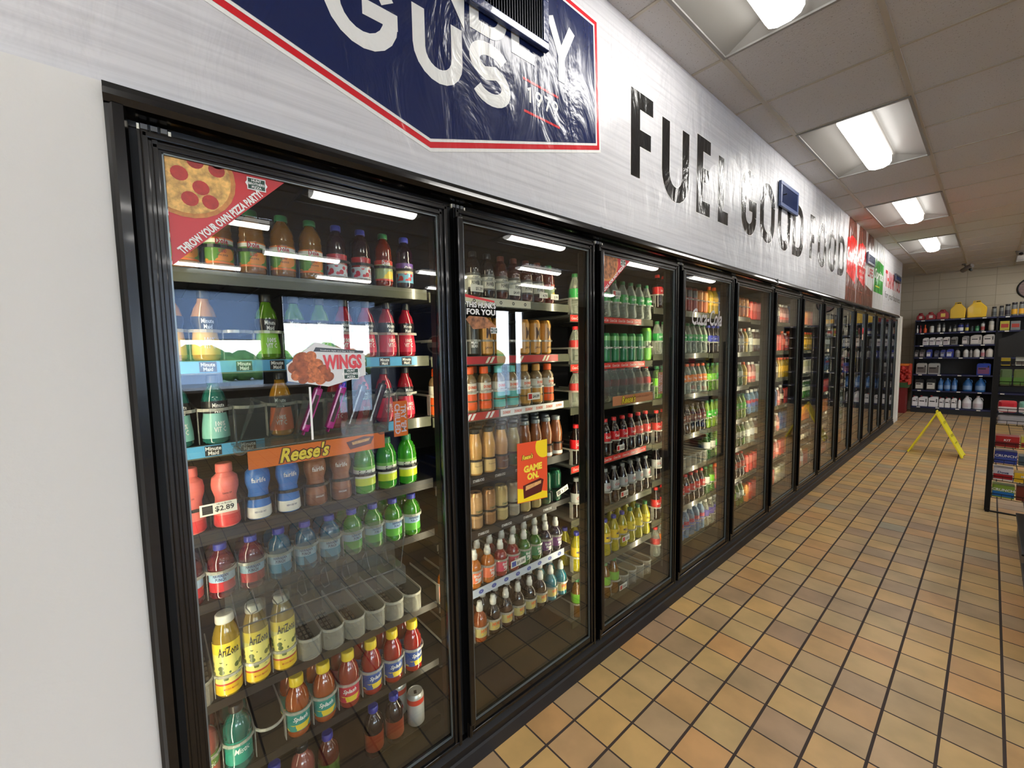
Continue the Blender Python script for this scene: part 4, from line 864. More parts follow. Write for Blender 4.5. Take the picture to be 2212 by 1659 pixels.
# door 4
A = .0785
place_row(3, 0, ['coke', 'coke', 'clearr', 'cokez', 'blackc', 'blackc', 'blackc', 'orangc', 'orangc'], A, 2.390)
place_row(3, 1, ['sprite'] * 9, A, 2.390); place_row(3, 2, ['seven', 'seven', 'sprite', 'oran', 'oran', 'oran', 'oran', 'oran', 'oran'], A, 2.390); place_row(3, 3, ['coke', 'coke', 'coke', 'root', 'root', 'root', 'root', 'root', 'root'], A, 2.390)
place_row(3, 4, ['diet', 'diet', 'cokez', 'coke', None, None, None, None, None], A, 2.390); place_row(3, 5, ['coke', 'coke', 'coke', 'cokez', 'coke', 'coke', 'coke', 'coke', 'coke'], A, 2.390)
place_row(3, 6, ['clearr', 'oran', 'water', 'water', 'water', 'water', 'water', 'water', 'water'], A, 2.390)
# door 5
B = .0840
place_row(4, 0, ['gaty', 'gaty', 'powb', 'gaty', 'orangc', 'orangc', 'orangc', 'orangc', 'orangc'], B, 3.098)
place_row(4, 1, ['pepsi', 'pepsi', 'pepsi', 'root', 'teab', 'teab', 'teab', 'teab', 'gaty'], B, 3.098); place_row(4, 2, ['seven', 'seven', 'dew', 'dew', 'grnb', 'grnb', 'grnb', 'grnb', 'gaty'], B, 3.098)
place_row(4, 3, ['dew', 'dew', 'dew', 'dew', 'dew', 'dew', 'dew', 'dew', 'dew'], B, 3.098); place_row(4, 4, ['tonic', 'tonic', 'dew', 'dew', 'grnb', 'grnb', 'grnb', 'grnb', 'grnb'], B, 3.098)
place_row(4, 5, ['tonic', 'seven', 'gatr', 'gatr', 'gatr', 'coke', 'coke', 'coke', 'coke'], B, 3.098); place_row(4, 6, ['purp', 'purp', 'purp', 'juicy', 'juicy', 'juicy', 'juicy', 'grnb', 'grnb'], B, 3.098)
pal = [['orangc', 'whc', 'gaty', 'gatr', 'teab'], ['whc', 'pnk', 'clrw', 'redc', 'teab'], ['grnb', 'clrw', 'water', 'pnk', 'powb'], ['redc', 'redc', 'gatr', 'orangc', 'pnk']]
random.seed(11)
for k in range(5, 14):
    for i in range(7):
        p = pal[(k + i) % 4] if k > 5 else pal[[1, 1, 1, 2, 1, 3, 3][i]]
        ks = []; c = random.choice(p)
        for j in range(8):
            if random.random() < .35: c = random.choice(p)
            ks.append(c)
        st_ = random.getstate(); place_row(k, i, ks if k < 8 else ks[:6]); random.setstate(st_)

# ------------------------------------------------------------------ organisers, strips, price cards
BASKET = plastic('basket_plastic', (220, 220, 208), .16, .35, 1.0, .55); BLKW = mat('black_wire', (20, 20, 20), .35)
def lane_mesh(r, zr, full, m):
    mb = MB(); pts = []
    for i in range(9):
        a = -PI / 2 + PI * i / 8; pts.append((r * math.cos(a), r * math.sin(a)))
    path = [(-.22, -r)] + pts + [(-.22, r)]
    def band(z0, z1, th=.0016, mi=0):
        for (x0, y0), (x1, y1) in zip(path, path[1:]):
            d = Vector((x1 - x0, y1 - y0)).normalized(); n = Vector((d.y, -d.x)) * th
            vs = [mb.bm.verts.new(p) for p in ((x0, y0, z0), (x1, y1, z0), (x1, y1, z1), (x0, y0, z1), (x0 + n.x, y0 + n.y, z0), (x1 + n.x, y1 + n.y, z0), (x1 + n.x, y1 + n.y, z1), (x0 + n.x, y0 + n.y, z1))]
            for f in ((0, 1, 2, 3), (7, 6, 5, 4), (3, 2, 6, 7), (0, 4, 5, 1)): mb.bm.faces.new([vs[q] for q in f]).material_index = mi
    band(zr - .004, zr + .004, .0028)
    if full:
        band(.0, zr - .004, .0012, 1)
        for q in range(7):
            for j in range(5): mb.box(-.20 + q * .026, -.184 + q * .026, -r + .006 + j * .0125, -r + .013 + j * .0125, .001, .003, 1)
    else:
        mb.box(-.01, .012, -r - .0016, -r + .0004, 0, zr)
    return mb.mesh('lane', [m, BASKET])
def organiser(k, i, n, y0, pitch, zr, m, lab, full=False, bare=()):
    y0 *= .986; pitch *= .986; r = pitch / 2 - .0018
    t = thing('bottle_organizer', lab, 'bottle organizer', (XS - .020, y0, SH[k][i]), 0, 'plastic organizers on the cooler shelves')
    me = lane_mesh(r, zr, full, m); m2 = lane_mesh(r, zr, False, m) if full else me
    for j in range(n): link('lane', m2 if j in bare else me, t, (0, j * pitch, .0))
def orglab(c, i, k): return '%s organizer trays on the %s shelf behind the %s door' % (c, ORD[i], ORD[k])
for k, i, n, y0, p, zr, m, c, f in ((0, 0, 9, .088, .0768, .060, BLKW, 'black wire', 0), (0, 1, 10, .050, .0722, .075, TRAY, 'frosted clear', 0), (0, 2, 9, .051, .0797, .090, TRAY, 'frosted clear', 0), (0, 3, 9, .064, .0775, .064, BLKW, 'black wire', 0),
        (0, 4, 10, .048, .0718, .075, TRAY, 'frosted white', 0), (0, 5, 10, .048, .0705, .062, TRAY, 'half empty frosted white', 1), (0, 6, 9, .051, .0785, .085, TRAY, 'frosted white', 0),
        (1, 0, 7, .998, .0715, .066, TRAY, 'frosted clear', 0), (1, 1, 9, .847, .0690, .060, TRAY, 'frosted clear', 0), (1, 2, 9, .817, .0745, .080, TRAY, 'frosted clear', 0), (1, 3, 10, .848, .0690, .060, BLKW, 'black wire', 0), (1, 4, 8, .983, .0680, .062, BLKW, 'black wire', 0),
        (1, 5, 10, .8266, .0702, .072, TRAY, 'frosted white', 0), (1, 6, 10, .846, .0719, .066, TRAY, 'frosted white', 0)):
    organiser(k, i, n, y0, p, zr, m, orglab(c, i, k), f, (1, 2, 3))
for k in (2, 3, 4):
    y0, p = {2: (1.616, .0810), 3: (2.390, .0785), 4: (3.098, .0840)}[k]
    for i in range(7):
        organiser(k, i, 9, y0, p, .078, TRAY, orglab('empty frosted white' if (k, i) == (2, 6) else 'frosted white', i, k), (k == 2 and i == 6) or (k == 3 and i == 4), range(5) if k == 2 else range(4))
def strip(k, i, y0, y1, col, word_=None, tm=None, n=1, size=.012, wd=None, h=.030, bold=.02, shear=0, boxes=None):
    u = UNIT[k]; oy = u.location.y; z = SH[k][i]
    b = MB(); b.box(XS + .0055, XS + .0066, y0 - oy, y1 - oy, z - .002 - h, z - .002)
    o = b.build('price_strip', col, u)
    p = (y1 - y0) / n
    for q in range(n):
        yc = y0 - oy + p * (q + .5)
        if boxes: MB().box(XS + .0067, XS + .0070, yc - p * .23, yc + p * .23, z - h, z - .004).build('print', boxes, o)
        if word_: flat_text(word_, yc, z - .002 - h / 2, XS + .0073, size, tm, o, bold, shear, wd)
MMB = mat('strip_blue', (84, 160, 206), .3); CKR = mat('strip_red', (214, 52, 44), .3)
strip(0, 1, .0, .715, MMB, 'Minute\nMaid', LW, 9, .010, .030, boxes=LB); strip(0, 2, .0, .235, MMB, 'Minute\nMaid', LW, 3, .010, .034, boxes=LB); strip(0, 2, .60, .66, MMB)
strip(1, 0, .80, 1.27, mat('strip_cream', (222, 218, 196), .35), 'o', LB, 7, .014)
strip(1, 1, .80, 1.44, mat('strip_dark_red', (176, 40, 44), .35), '//', mat('strip_cream', (222, 218, 196)), 4, .024, .05, bold=.05)
strip(1, 2, 1.09, 1.475, LW, "DUNKIN'", mat('lt_orange', (230, 90, 30)), 6, .013, .042, bold=.03); strip(1, 2, .80, 1.08, mat('strip_dark_red', (176, 40, 44)), '//', LW, 3, .024, .05, bold=.05)
strip(1, 3, .80, 1.36, LB, 'STARBUCKS', LW, 5, .011, .055, h=.036, bold=.02); strip(1, 4, .80, 1.42, LB, 'STARBUCKS', LW, 5, .011, .055, h=.036, bold=.02)
strip(1, 5, .80, 1.47, mat('strip_pale_blue', (196, 208, 222), .35), 'o', mat('lt_blue', (70, 90, 170), .4), 10, .018, .026, h=.034, bold=.08)
for i, e_ in ((0, 2.14), (1, 2.18), (3, 2.20)): strip(2, i, 1.53, e_, CKR, 'Coca-Cola', LW, 8, .014, .062, bold=.01, shear=.3)
def card(k, y, z, w, h, txt, tm, lab, tilt=0, logo=None, col=TAGW, small=None, x=XS + .026):
    t = thing('price_card', lab, 'price card', (x, y, z), 0)
    MB().box(0, .0012, -w / 2, w / 2, -h / 2, h / 2).build('card', col, t)
    flat_text(txt, w * .16, -.002, .0016, h * .52, tm, t, .02, 0, w * .52)
    if small: flat_text(small, w * .16, h * .36, .0016, h * .16, tm, t, 0, 0, w * .4)
    if logo: MB().box(.0013, .0017, -w * .44, -w * .16, -h * .36, h * .36).build('logo', logo, t)
    t.rotation_euler = (tilt, 0, 0)
card(0, .118, 1.075, .080, .030, '$2.89', LB, 'white price card reading 2.89 in front of the pink milk bottles', 0, LB, small='14 oz Bottle')
card(1, .968, 1.71, .060, .026, '$5.29', LB, 'left price card reading 5.29 on the top shelf, second door', 0); card(1, 1.16, 1.71, .062, .026, '$4.49', LB, 'middle price card, reading 4.49, hung before the brown shake bottles')
card(1, 1.262, 1.272, .074, .030, '$4.09', LB, 'white price card reading 4.09 among the coffee bottles', 0, LR); card(1, 1.155, .560, .085, .030, '$1.09', LB, 'white price card reading 1.09 among the kids drinks', 0, mat('lt_blue', (70, 90, 170)))
card(1, 1.44, .81, .080, .026, '3.29', LB, 'tilted white price card beside the green coffee can', .25, LB); card(1, 1.33, 1.71, .05, .024, '4.79', LB, 'small cream card reading 4.79 on the top shelf, second door'); card(1, 1.40, 1.708, .05, .024, '3.99', LB, 'rightmost small cream card, reading 3.99, second door')
YC = mat('card_yellow', (226, 196, 60), .5)
for y, z, w_ in ((1.874, 1.76, 'top'), (1.912, .937, 'fourth'), (1.95, .672, 'fifth'), (1.965, .412, 'sixth'), (1.94, .14, 'bottom')):
    card(2, y, z, .070, .030, '2/$5', LB, 'small price card with red dot on the %s shelf, third door' % w_, 0, REDP)
# ------------------------------------------------------------------ signs and holders on the doors
def clip(poly, a, b, c):   # keep a*y+b*z<=c
    out = []
    for i in range(len(poly)):
        p, q = poly[i - 1], poly[i]; dp, dq = a * p[0] + b * p[1] - c, a * q[0] + b * q[1] - c
        if dp <= 0: out.append(p)
        if (dp < 0) != (dq < 0) and dp != dq:
            s_ = dp / (dp - dq); out.append((p[0] + (q[0] - p[0]) * s_, p[1] + (q[1] - p[1]) * s_))
    return out
def circ(cy_, cz, r, n=26, j=0): return [(cy_ + r * (1 + j * math.sin(7 * i)) * math.cos(2 * PI * i / n), cz + r * (1 + j * math.sin(7 * i)) * math.sin(2 * PI * i / n)) for i in range(n)]
CHEESE = mat('print_cheese', (222, 172, 96), .4, var=.45, vscale=70); CRUST = mat('print_crust', (196, 130, 66), .4, var=.3, vscale=60); PEP = mat('print_pepperoni', (176, 52, 44), .4, var=.2, vscale=90)
SUPR = mat('print_toppings', (150, 96, 56), .4, var=.7, vscale=60); GRNP = mat('print_dark_green', (24, 60, 44), .4)
XG = -1.1655
def hblogo(y, z, w, parent):
    h = w * .62
    MB().poly([(y - w * .42, z - h / 2), (y + w * .42, z - h / 2), (y + w * .42, z - h * .22), (y + w / 2, z), (y + w * .42, z + h * .22), (y + w * .42, z + h / 2), (y - w * .42, z + h / 2), (y - w * .42, z + h * .22), (y - w / 2, z), (y - w * .42, z - h * .22)], XG + .0020, .0003).build('logo_plate', WHITE, parent)
    o = MB().poly([(y - w * .38, z - h * .42), (y + w * .38, z - h * .42), (y + w * .38, z + h * .42), (y - w * .38, z + h * .42)], XG + .0024, .0002).build('logo_field', GRNP, parent)
    flat_text('HUNT', y, z + h * .27, XG + .0028, h * .2, WHITE, o, .02, 0, w * .44); flat_text('BROTHERS', y, z, XG + .0028, h * .2, WHITE, o, .02, 0, w * .72); flat_text('PIZZA', y, z - h * .27, XG + .0028, h * .2, WHITE, o, .02, 0, w * .44)
def corner(y0, z1, w, hgt, txt, top, lab):
    t = thing('corner_sticker', lab, 'sticker', (0, 0, 0)); z0 = z1 - hgt
    MB().poly([(y0, z0), (y0 + w, z1), (y0, z1)], XG, .0006).build('red_triangle', mat('sticker_red', (196, 44, 50), .3), t)
    cyy, cz, r = y0 + w * .15, z1 - hgt * .13, w * .40
    def full(p):
        for a_ in ((-1, 0, -y0), (0, 1, z1)): p = clip(p, *a_)
        return p
    MB().poly(full(circ(cyy, cz, r)), XG + .0008, .0003).build('crust', CRUST, t); MB().poly(full(circ(cyy, cz, r * .9)), XG + .0013, .0002).build('cheese', CHEESE if top else SUPR, t)
    if top:
        for a_, b_ in ((-.02, .95), (.35, .85), (.62, .25), (.20, .35), (-.12, .0), (.28, -.25), (.64, -.05 + .5), (.05, -.55), (.45, -.55)):
            p = full(circ(cyy + a_ * r, cz + b_ * r, r * .17, 16))
            if len(p) > 2: MB().poly(p, XG + .0016, .0002).build('pepperoni', PEP, t)
    ang = math.atan2(hgt, w); L = math.hypot(w, hgt)
    flat_text(txt, y0 + w * .45 - .0080, z1 - hgt * .55 + .0080, XG + .0024, .0175 * hgt / .228, WHITE, t, .04, 0, L * .70, ang)
    hblogo(y0 + w * .735, z1 - hgt * .085, w * .20, t)
corner(.0560, 1.8905, .228, .226, 'THROW YOUR OWN PIZZA PARTY!', True, 'red triangular pizza sticker, pepperoni, top left of the first door')
corner(1.5600, 1.8905, .222, .182, 'CALL FOR HOT PIZZA', False, 'red triangular pizza sticker, top left of the third door')
t = thing('wings_sign', 'white six-sided sign reading WINGS on the first door', 'sign', (0, 0, 0))
wp = [(.265, 1.443), (.336, 1.500), (.466, 1.467), (.466, 1.408), (.364, 1.382), (.266, 1.402)]
MB().poly(wp, XG, .0012).build('board', mat('sign_grey_white', (214, 214, 212), .35), t)
flat_text('WINGS', .404, 1.447, XG + .0024, .040, REDP, t, .05, 0, .104); MB().poly([(.336, 1.489), (.342, 1.4955), (.462, 1.4665), (.462, 1.4725), (.345, 1.500)][:0] or [(.330, 1.476), (.462, 1.470), (.462, 1.4765), (.336, 1.487)], XG + .0015, .0003).build('black_bar', BLACKP, t)
flat_text("Southern Style and Hot 'n Spicy", .392, 1.4765, XG + .0020, .0052, WHITE, t, 0, 0, .09, -.06)
WC2 = mat('print_fried_chicken_light', (186, 104, 56), .45, var=.5, vscale=110); WC = mat('print_fried_chicken', (150, 78, 40), .45, var=.5, vscale=90)
for q_, (a_, b_, r) in enumerate(((.300, 1.455, .020), (.322, 1.462, .015), (.284, 1.436, .016), (.288, 1.416, .014), (.306, 1.430, .020), (.334, 1.438, .019), (.350, 1.420, .021), (.326, 1.414, .020), (.303, 1.406, .013), (.345, 1.402, .014), (.366, 1.408, .013))):
    MB().poly([(a_ + p[0] * 1.0 - a_ * 1.0 if False else p[0], p[1]) for p in circ(a_, b_, r, 18, .10)], XG + .0012 + .00006 * q_, .0002).build('printed_wing', (WC, WC2)[q_ % 2], t)
hblogo(.425, 1.4135, .050, t)
MB().box(-1.1648, -1.163, .314, .319, 1.245, 1.384).build('stem', WHITE, t)
t = thing('hunk_sticker', "clear sticker reading THIS HUNK'S FOR YOU on the second door", 'sticker', (0, 0, 0))
for s_, z, w in (("THIS HUNK'S", 1.6285, .128), ('FOR YOU', 1.6045, .122)):
    flat_text(s_, .881, z, XG + .0006, .0215, BLACKP, t, .09, 0, w + .006); flat_text(s_, .881, z, XG + .0011, .020, WHITE, t, .03, 0, w)
MB().poly([(.815, 1.578), (.83, 1.590), (.90, 1.588), (.948, 1.556), (.930, 1.552), (.845, 1.545)], XG + .0006, .0004).build('pizza_slice', SUPR, t); MB().poly([(.813, 1.652), (.94, 1.640), (.94, 1.646), (.813, 1.662)], XG + .0006, .0004).build('red_stroke', REDP, t)
hblogo(.935, 1.542, .034, t)
YT_ = mat('text_yellow', (250, 222, 70), .4); BRN = mat('print_brown', (84, 26, 20), .4); PNT = mat('print_peanut', (222, 168, 104), .5, var=.3, vscale=200)
t = thing('poster', 'orange and yellow poster reading GAME ON on the second door', 'poster', (0, 0, 0))
MB().poly([(1.033, .886), (1.196, .872), (1.198, 1.112), (1.036, 1.118)], XG, .0008).build('card', mat('poster_orange', (232, 82, 40), .45), t)
MB().poly([p for p in clip(circ(1.185, 1.085, .050, 40), 1, 0, 1.1975)], XG + .001, .0003).build('yellow_cup', YELP, t) if False else MB().poly(clip(clip(circ(1.180, 1.090, .048, 40), 1, 0, 1.197), .0, 1, 1.1135), XG + .001, .0003).build('yellow_cup', YELP, t)
MB().poly([(1.034, .888), (1.195, .8745), (1.195, .900), (1.034, .945)], XG + .001, .0003).build('yellow_floor', YELP, t)
flat_text('GAME', 1.117, 1.012, XG + .0014, .028, YT_, t, .06, 0, .100); flat_text('ON.', 1.117, .980, XG + .0014, .028, YT_, t, .06, 0, .064)
flat_text("Reese's", 1.088, 1.060, XG + .0013, .022, BRN, t, .10, .3, .064); flat_text("Reese's", 1.088, 1.060, XG + .0018, .020, YT_, t, .03, .3, .058)
MB().poly([(1.066, .898), (1.162, .905), (1.175, .952), (1.155, .962), (1.062, .950)], XG + .0014, .0002).build('chocolate_cup', BRN, t); MB().poly([(1.075, .928), (1.160, .940), (1.160, .952), (1.077, .946)], XG + .0017, .0002).build('filling', PNT, t)
t = thing('door_script', 'white Coca-Cola script lettering on the glass of the fourth door', 'sticker', (0, 0, 0))
flat_text('Coca-Cola', 2.63, 1.655, XG + .0006, .10, mat('etched_white', (190, 186, 184), .6), t, .015, .3, .41)
MB().poly([(2.46, 1.607), (2.52, 1.622), (2.60, 1.612), (2.55, 1.604), (2.50, 1.612)], XG + .0004, .0004).build('swash', mat('etched_white', (190, 186, 184)), t)
t = thing('hanging_tag', 'small red round tag on a far cooler door', 'tag', (-1.1495, 7.255, 1.66)); MB().lathe([(0, 0), (.045, .001), (.045, .003), (0, .004)], 18).build('disc', REDP, t).rotation_euler = (0, PI / 2, 0)
MB().box(-.001, .002, -.016, .016, -.12, -.045).build('slip', mat('slip_peach', (236, 190, 160), .5), t)
# candy holders inside the first and third doors
def holder(y0, y1, z0, lab, txt, txt2, fade):
    t = thing('candy_holder', lab, 'candy holder', (0, 0, 0)); xa, xb = -1.290, -1.186
    MB().box(xa, xb, y0, y1, z0, z0 + .003).box(xa, xa + .003, y0, y1, z0, z0 + .12).build('tray', TRAYC, t)
    MB().tube([(xb, y0, z0 + .10), (xb, y0, z0 + .012), (xb, y0 + .012, z0), (xb, y1 - .008, z0), (xb, y1, z0 + .010), (xb, y1 + .01, z0 + .12)], .0022).build('edge', mat('acrylic_edge', (120, 124, 124), .1, alpha=.6), t)
    n = 6
    for i in range(n + 1):
        y = y0 + (y1 - y0) * i / n; d = MB()
        vs = [d.bm.verts.new(p) for p in ((xb - .006, y, z0 + .003), (xa, y + .02, z0 + .003), (xa, y + .052, z0 + .115), (xb - .03, y + .045, z0 + .10))]
        vt = [d.bm.verts.new((v.co.x, v.co.y + .002, v.co.z)) for v in vs]
        d.bm.faces.new(vs); d.bm.faces.new(vt[::-1])
        for q in range(4): d.bm.faces.new((vs[q], vt[q], vt[(q + 1) % 4], vs[(q + 1) % 4]))
        d.build('divider', TRAYC, t)
    s = MB().box(xb, xb + .0015, y0 + .02, y1 - .012, z0 - .050, z0 - .004).build('front_strip', fade, t)
    yc = y0 + .02 + (.34 * (y1 - y0))
    flat_text(txt, yc, z0 - .026, xb + .0020, .043, BRN, s, .10, .3, .130); flat_text(txt, yc, z0 - .026, xb + .0026, .039, YT_, s, .03, .3, .122)
    if txt2: flat_text(txt2, y1 - .11, z0 - .022, xb + .0022, .012, BRN, s, 0, .3, .12)
    else:
        MB().poly([(y1 - .115, z0 - .040), (y1 - .055, z0 - .032), (y1 - .045, z0 - .012), (y1 - .075, z0 - .008), (y1 - .125, z0 - .018)], xb + .0020, .0003).build('chocolate_cup', BRN, s)
        MB().poly([(y1 - .108, z0 - .028), (y1 - .060, z0 - .022), (y1 - .056, z0 - .014), (y1 - .11, z0 - .020)], xb + .0025, .0003).build('filling', PNT, s)
    for y in (y0 + .006, y1 - .02): MB().lathe([(.0, 0), (.016, .002), (.012, .008), (.004, .011)], 14).build('suction_cup', TRAYC, t, (-1.186, y, z0 + .005)).rotation_euler = (0, PI / 2, 0)
holder(.152, .535, 1.238, 'clear acrylic candy holder with an orange strip in the first door', "Reese's", None, ORANGEP)
holder(1.652, 2.045, 1.246, 'clear acrylic candy holder with a faded orange strip in the third door', "Reese's", 'perfectly chilled', mat('faded_orange_card', (206, 136, 96), .5))
def candy(y, z, m, lab, lean=.37, w=.020, l=.145):
    t = thing('candy_bar', lab, 'candy bar', (-1.236, y, z))
    b = MB(); b.box(-.012, .012, -w / 2, w / 2, .010, l - .010, bev=.005); b.build('wrapper', m, t)
    for z0, z1 in ((0, .010), (l - .010, l)): MB().box(-.010, .010, -.0012, .0012, z0, z1).build('crimped_end', m, t)
    MB().box(.0121, .0126, -w * .25, w * .25, .03, l - .03).build('print', mat('candy_print', (60, 20, 30), .4), t)
    t.rotation_euler = (-lean, 0, 0)
PK = foil('pink_foil', (206, 40, 150)); DKF = foil('dark_foil', (52, 30, 26))
candy(.311, 1.249, PK, 'pink foil candy bar, left one in the acrylic holder'); candy(.376, 1.249, PK, 'pink foil candy bar, right one in the acrylic holder'); candy(.437, 1.249, DKF, 'dark wrapped candy bar, left one in the acrylic holder'); candy(.499, 1.249, DKF, 'dark wrapped candy bar, right one in the acrylic holder')
def chilltag(y, z, h, lab, m):
    t = thing('hanging_tag', lab, 'tag', (-1.1855, y, z))
    MB().box(0, .001, -.023, .023, -h / 2, h / 2).build('card', m, t)
    flat_text("TRY 'EM\nCHILLED", 0, 0, .0014, .017, mat('text_lilac', (226, 206, 216), .4), t, .03, 0, h * .86, -PI / 2)
    MB().lathe([(.0, 0), (.017, .002), (.013, .007), (.004, .010)], 14).build('suction_cup', TRAYC, t, (.001, 0, h / 2 + .022)).rotation_euler = (0, PI / 2, 0)
chilltag(.577, 1.268, .108, "orange tag reading TRY 'EM CHILLED hung in the first door", ORANGEP); chilltag(2.110, 1.282, .118, 'faded orange tag hung in the third door', mat('faded_orange_card', (206, 136, 96)))
t = thing('candy_holder', 'empty clear holder with seven cut-outs, low in the first door', 'candy holder', (0, 0, 0))
MB().box(-1.290, -1.287, .115, .560, .80, .925).box(-1.290, -1.188, .130, .575, .797, .800).build('tray', TRAYC, t)
TE = mat('acrylic_edge', (120, 124, 124), .1, alpha=.6)
MB().tube([(-1.188, .118, .90), (-1.188, .130, .800), (-1.188, .560, .800), (-1.188, .575, .90)], .002).build('edge', TE, t)
for i in range(7):
    y = .150 + i * .059
    MB().tube([(-1.205, y, .835), (-1.205, y + .004, .865), (-1.212, y + .016, .872), (-1.212, y + .022, .835), (-1.205, y + .024, .818), (-1.205, y + .010, .815)], .0016, 5, closed=True).build('cut_out', TE, t)
    MB().box(-1.285, -1.195, y + .040, y + .0415, .800, .885).build('divider', TRAYC, t)
MB().box(-1.1875, -1.186, .130, .575, .745, .797).build('front_strip', TRAYC, t)

# ------------------------------------------------------------------ back wall shelving
NV = mat('gondola_navy', (26, 32, 72), .4); GB = mat('gondola_black', (22, 22, 24), .6)
YG = 12.55
def gondola(x0, x1, zs, lab):
    t = thing('gondola_shelving', lab, 'shelving', (x0, YG, 0)); w = x1 - x0
    MB().box(0, w, .40, .43, 0, 2.0).build('back_panel', GB, t); MB().box(0, w, .0, .40, 0, .10).build('base', GB, t)
    for z in zs:
        s = MB().box(.003, w - .003, .0, .40, z - .03, z).build('shelf', NV, t)
        for q in range(4): MB().box(w * (.08 + .25 * q), w * (.08 + .25 * q) + .055, -.004, -.001, z - .026, z - .008).build('price_ticket', TAGW, s)
    for x in (0, w - .012): MB().box(x, x + .012, .0, .40, .1, 1.975).build('end_panel', GB, t)
    return t
ZS = [1.985, 1.71, 1.448, 1.19, .83, .49, .135]
gondola(-1.115, .047, ZS, 'black and navy shelving of motor oil against the back wall'); gondola(.050, 1.25, ZS, 'shelving right of the motor oil unit, half hidden by the candy rack')
def item(kind, px0, px1, top, row, col, lab, lc=None, cat=None):
    base = {0: 285, 1: 490, 2: 665, 3: 832, 4: 1068, 5: 1300, 6: 1525}[row]
    base = {0: 315 - (px0 - 165) * .035, 1: 500 - (px0 - 180) * .03, 2: 665 - (px0 - 180) * .02, 3: 832, 4: 1062, 5: 1280 + (px0 - 200) * .03, 6: 1495 + (px0 - 120) * .045}[row]
    x0 = -1.097 + (px0 - 180) * .001025; x1 = -1.097 + (px1 - 180) * .001025; w = x1 - x0; h = (base - top) * .001416
    x0 = max(x0, -1.102); x1 = min(x1, .03 if x0 < 0 else 9); w = x1 - x0
    z = ZS[row]; c = mat('ware_%d_%d_%d' % col, col, .35, coat=.2); l = mat('ware_%d_%d_%d' % (lc or (226, 224, 216)), lc or (226, 224, 216), .4)
    d = min(.30, w * 1.2 if kind in ('jug', 'gal', 'gas', 'jerry') else w)
    cap = mat('ware_cap_%s' % ('r' if row == 6 else 'k'), (170, 40, 40) if row == 6 else (40, 40, 44), .4)
    hmax = ((ZS[row - 1] - .035 - z) if row else .4); h = min(h, hmax)
    nm, ct = {'jug': ('oil_jug', 'jug'), 'gal': ('gallon_jug', 'jug'), 'gas': ('gas_can', 'gas can'), 'jerry': ('oil_jerrican', 'jug'), 'spray': ('spray_bottle', 'bottle'), 'bot': ('oil_bottle', 'bottle'), 'tin': ('spray_can', 'can'), 'box': ('carton', 'box')}[kind]
    t = thing(nm, lab, cat or ct, (x0 + w / 2, YG + .012 + d / 2, z + .0005))
    b = MB(); w2 = w / 2 - .002
    if kind in ('jug', 'jerry'):
        hh = h * .93; nd = .16 * w
        P = [(-w2, 0), (w2, 0), (w2, hh * .90), (w2 - nd * .5, hh), (-w2 + nd * 2.2, hh), (-w2, hh * .84)] if kind == 'jug' else [(-w2, 0), (w2, 0), (w2, hh * .9), (w2 * .8, hh), (-w2 * .8, hh), (-w2, hh * .9)]
        f = [b.bm.verts.new((p[0], -d / 2, p[1])) for p in P]; k_ = [b.bm.verts.new((p[0], d / 2, p[1])) for p in P]; n = len(P)
        b.bm.faces.new(f[::-1]); b.bm.faces.new(k_)
        for i in range(n): b.bm.faces.new((f[i], f[(i + 1) % n], k_[(i + 1) % n], k_[i]))
        bmesh.ops.bevel(b.bm, geom=b.bm.edges[:], offset=.006, segments=2, affect='EDGES')
        b.build('body', c, t)
        MB().box(w2 * .55, w2 * .78, -d / 2 - .0015, -d / 2 + .001, hh * .45, hh * .80, bev=.0005).build('handle', mat('handle_hole_shade', tuple(int(q * .35) for q in col), .5) if kind == 'jug' else GB, t)  # on jugs: dark patch, shade of the handle hole put into the colour
        MB().lathe([(w * .13, hh * .98), (w * .13, h)], 12, -w2 * .5 if kind == 'jug' else 0, 0).build('cap', cap, t)
        MB().box(-w2 * .85, w2 * (.42 if kind == 'jug' else .8), -d / 2 - .0016, -d / 2 + .0005, hh * .12, hh * .66).build('label', l, t)
        MB().box(-w2 * .75, w2 * .30, -d / 2 - .0022, -d / 2 - .0016, hh * .50, hh * .60).build('print', GB, t)
    elif kind == 'gal':
        r = w2 * .98
        b.lathe([(r * .9, 0), (r, h * .04), (r, h * .52), (r * .86, h * .64), (r * .45, h * .84), (r * .26, h * .90), (r * .26, h * .94)], 16); b.build('body', c, t)
        MB().lathe([(r * .32, h * .93), (r * .32, h)], 12).build('cap', l, t)
        MB().tube([(r * .28, 0, h * .88), (r * .80, 0, h * .84), (r * .95, 0, h * .70), (r * .86, 0, h * .58)], .008).build('handle', c, t)
        MB().lathe([(r + .0015, h * .14), (r + .0015, h * .44)], 16, cap=False, a0=-PI * .85, a1=-PI * .15).build('label', l, t)
    elif kind == 'gas':
        hh = h * .80; P = [(-w2, 0), (w2, 0), (w2, hh * .72), (w2 * .5, hh), (-w2 * .45, hh), (-w2, hh * .78)]
        if col[0] > 200: P = [(-w2 * .95, 0), (w2 * .92, 0), (w2, hh * .75), (w2 * .35, hh * 1.16), (-w2 * .35, hh * 1.16), (-w2, hh * .72)]
        f = [b.bm.verts.new((p[0], -d / 2, p[1])) for p in P]; k_ = [b.bm.verts.new((p[0], d / 2, p[1])) for p in P]; n = len(P)
        b.bm.faces.new(f[::-1]); b.bm.faces.new(k_)
        for i in range(n): b.bm.faces.new((f[i], f[(i + 1) % n], k_[(i + 1) % n], k_[i]))
        bmesh.ops.bevel(b.bm, geom=b.bm.edges[:], offset=.012, segments=3, affect='EDGES'); b.build('body', c, t)
        z1 = max(p[1] for p in P)
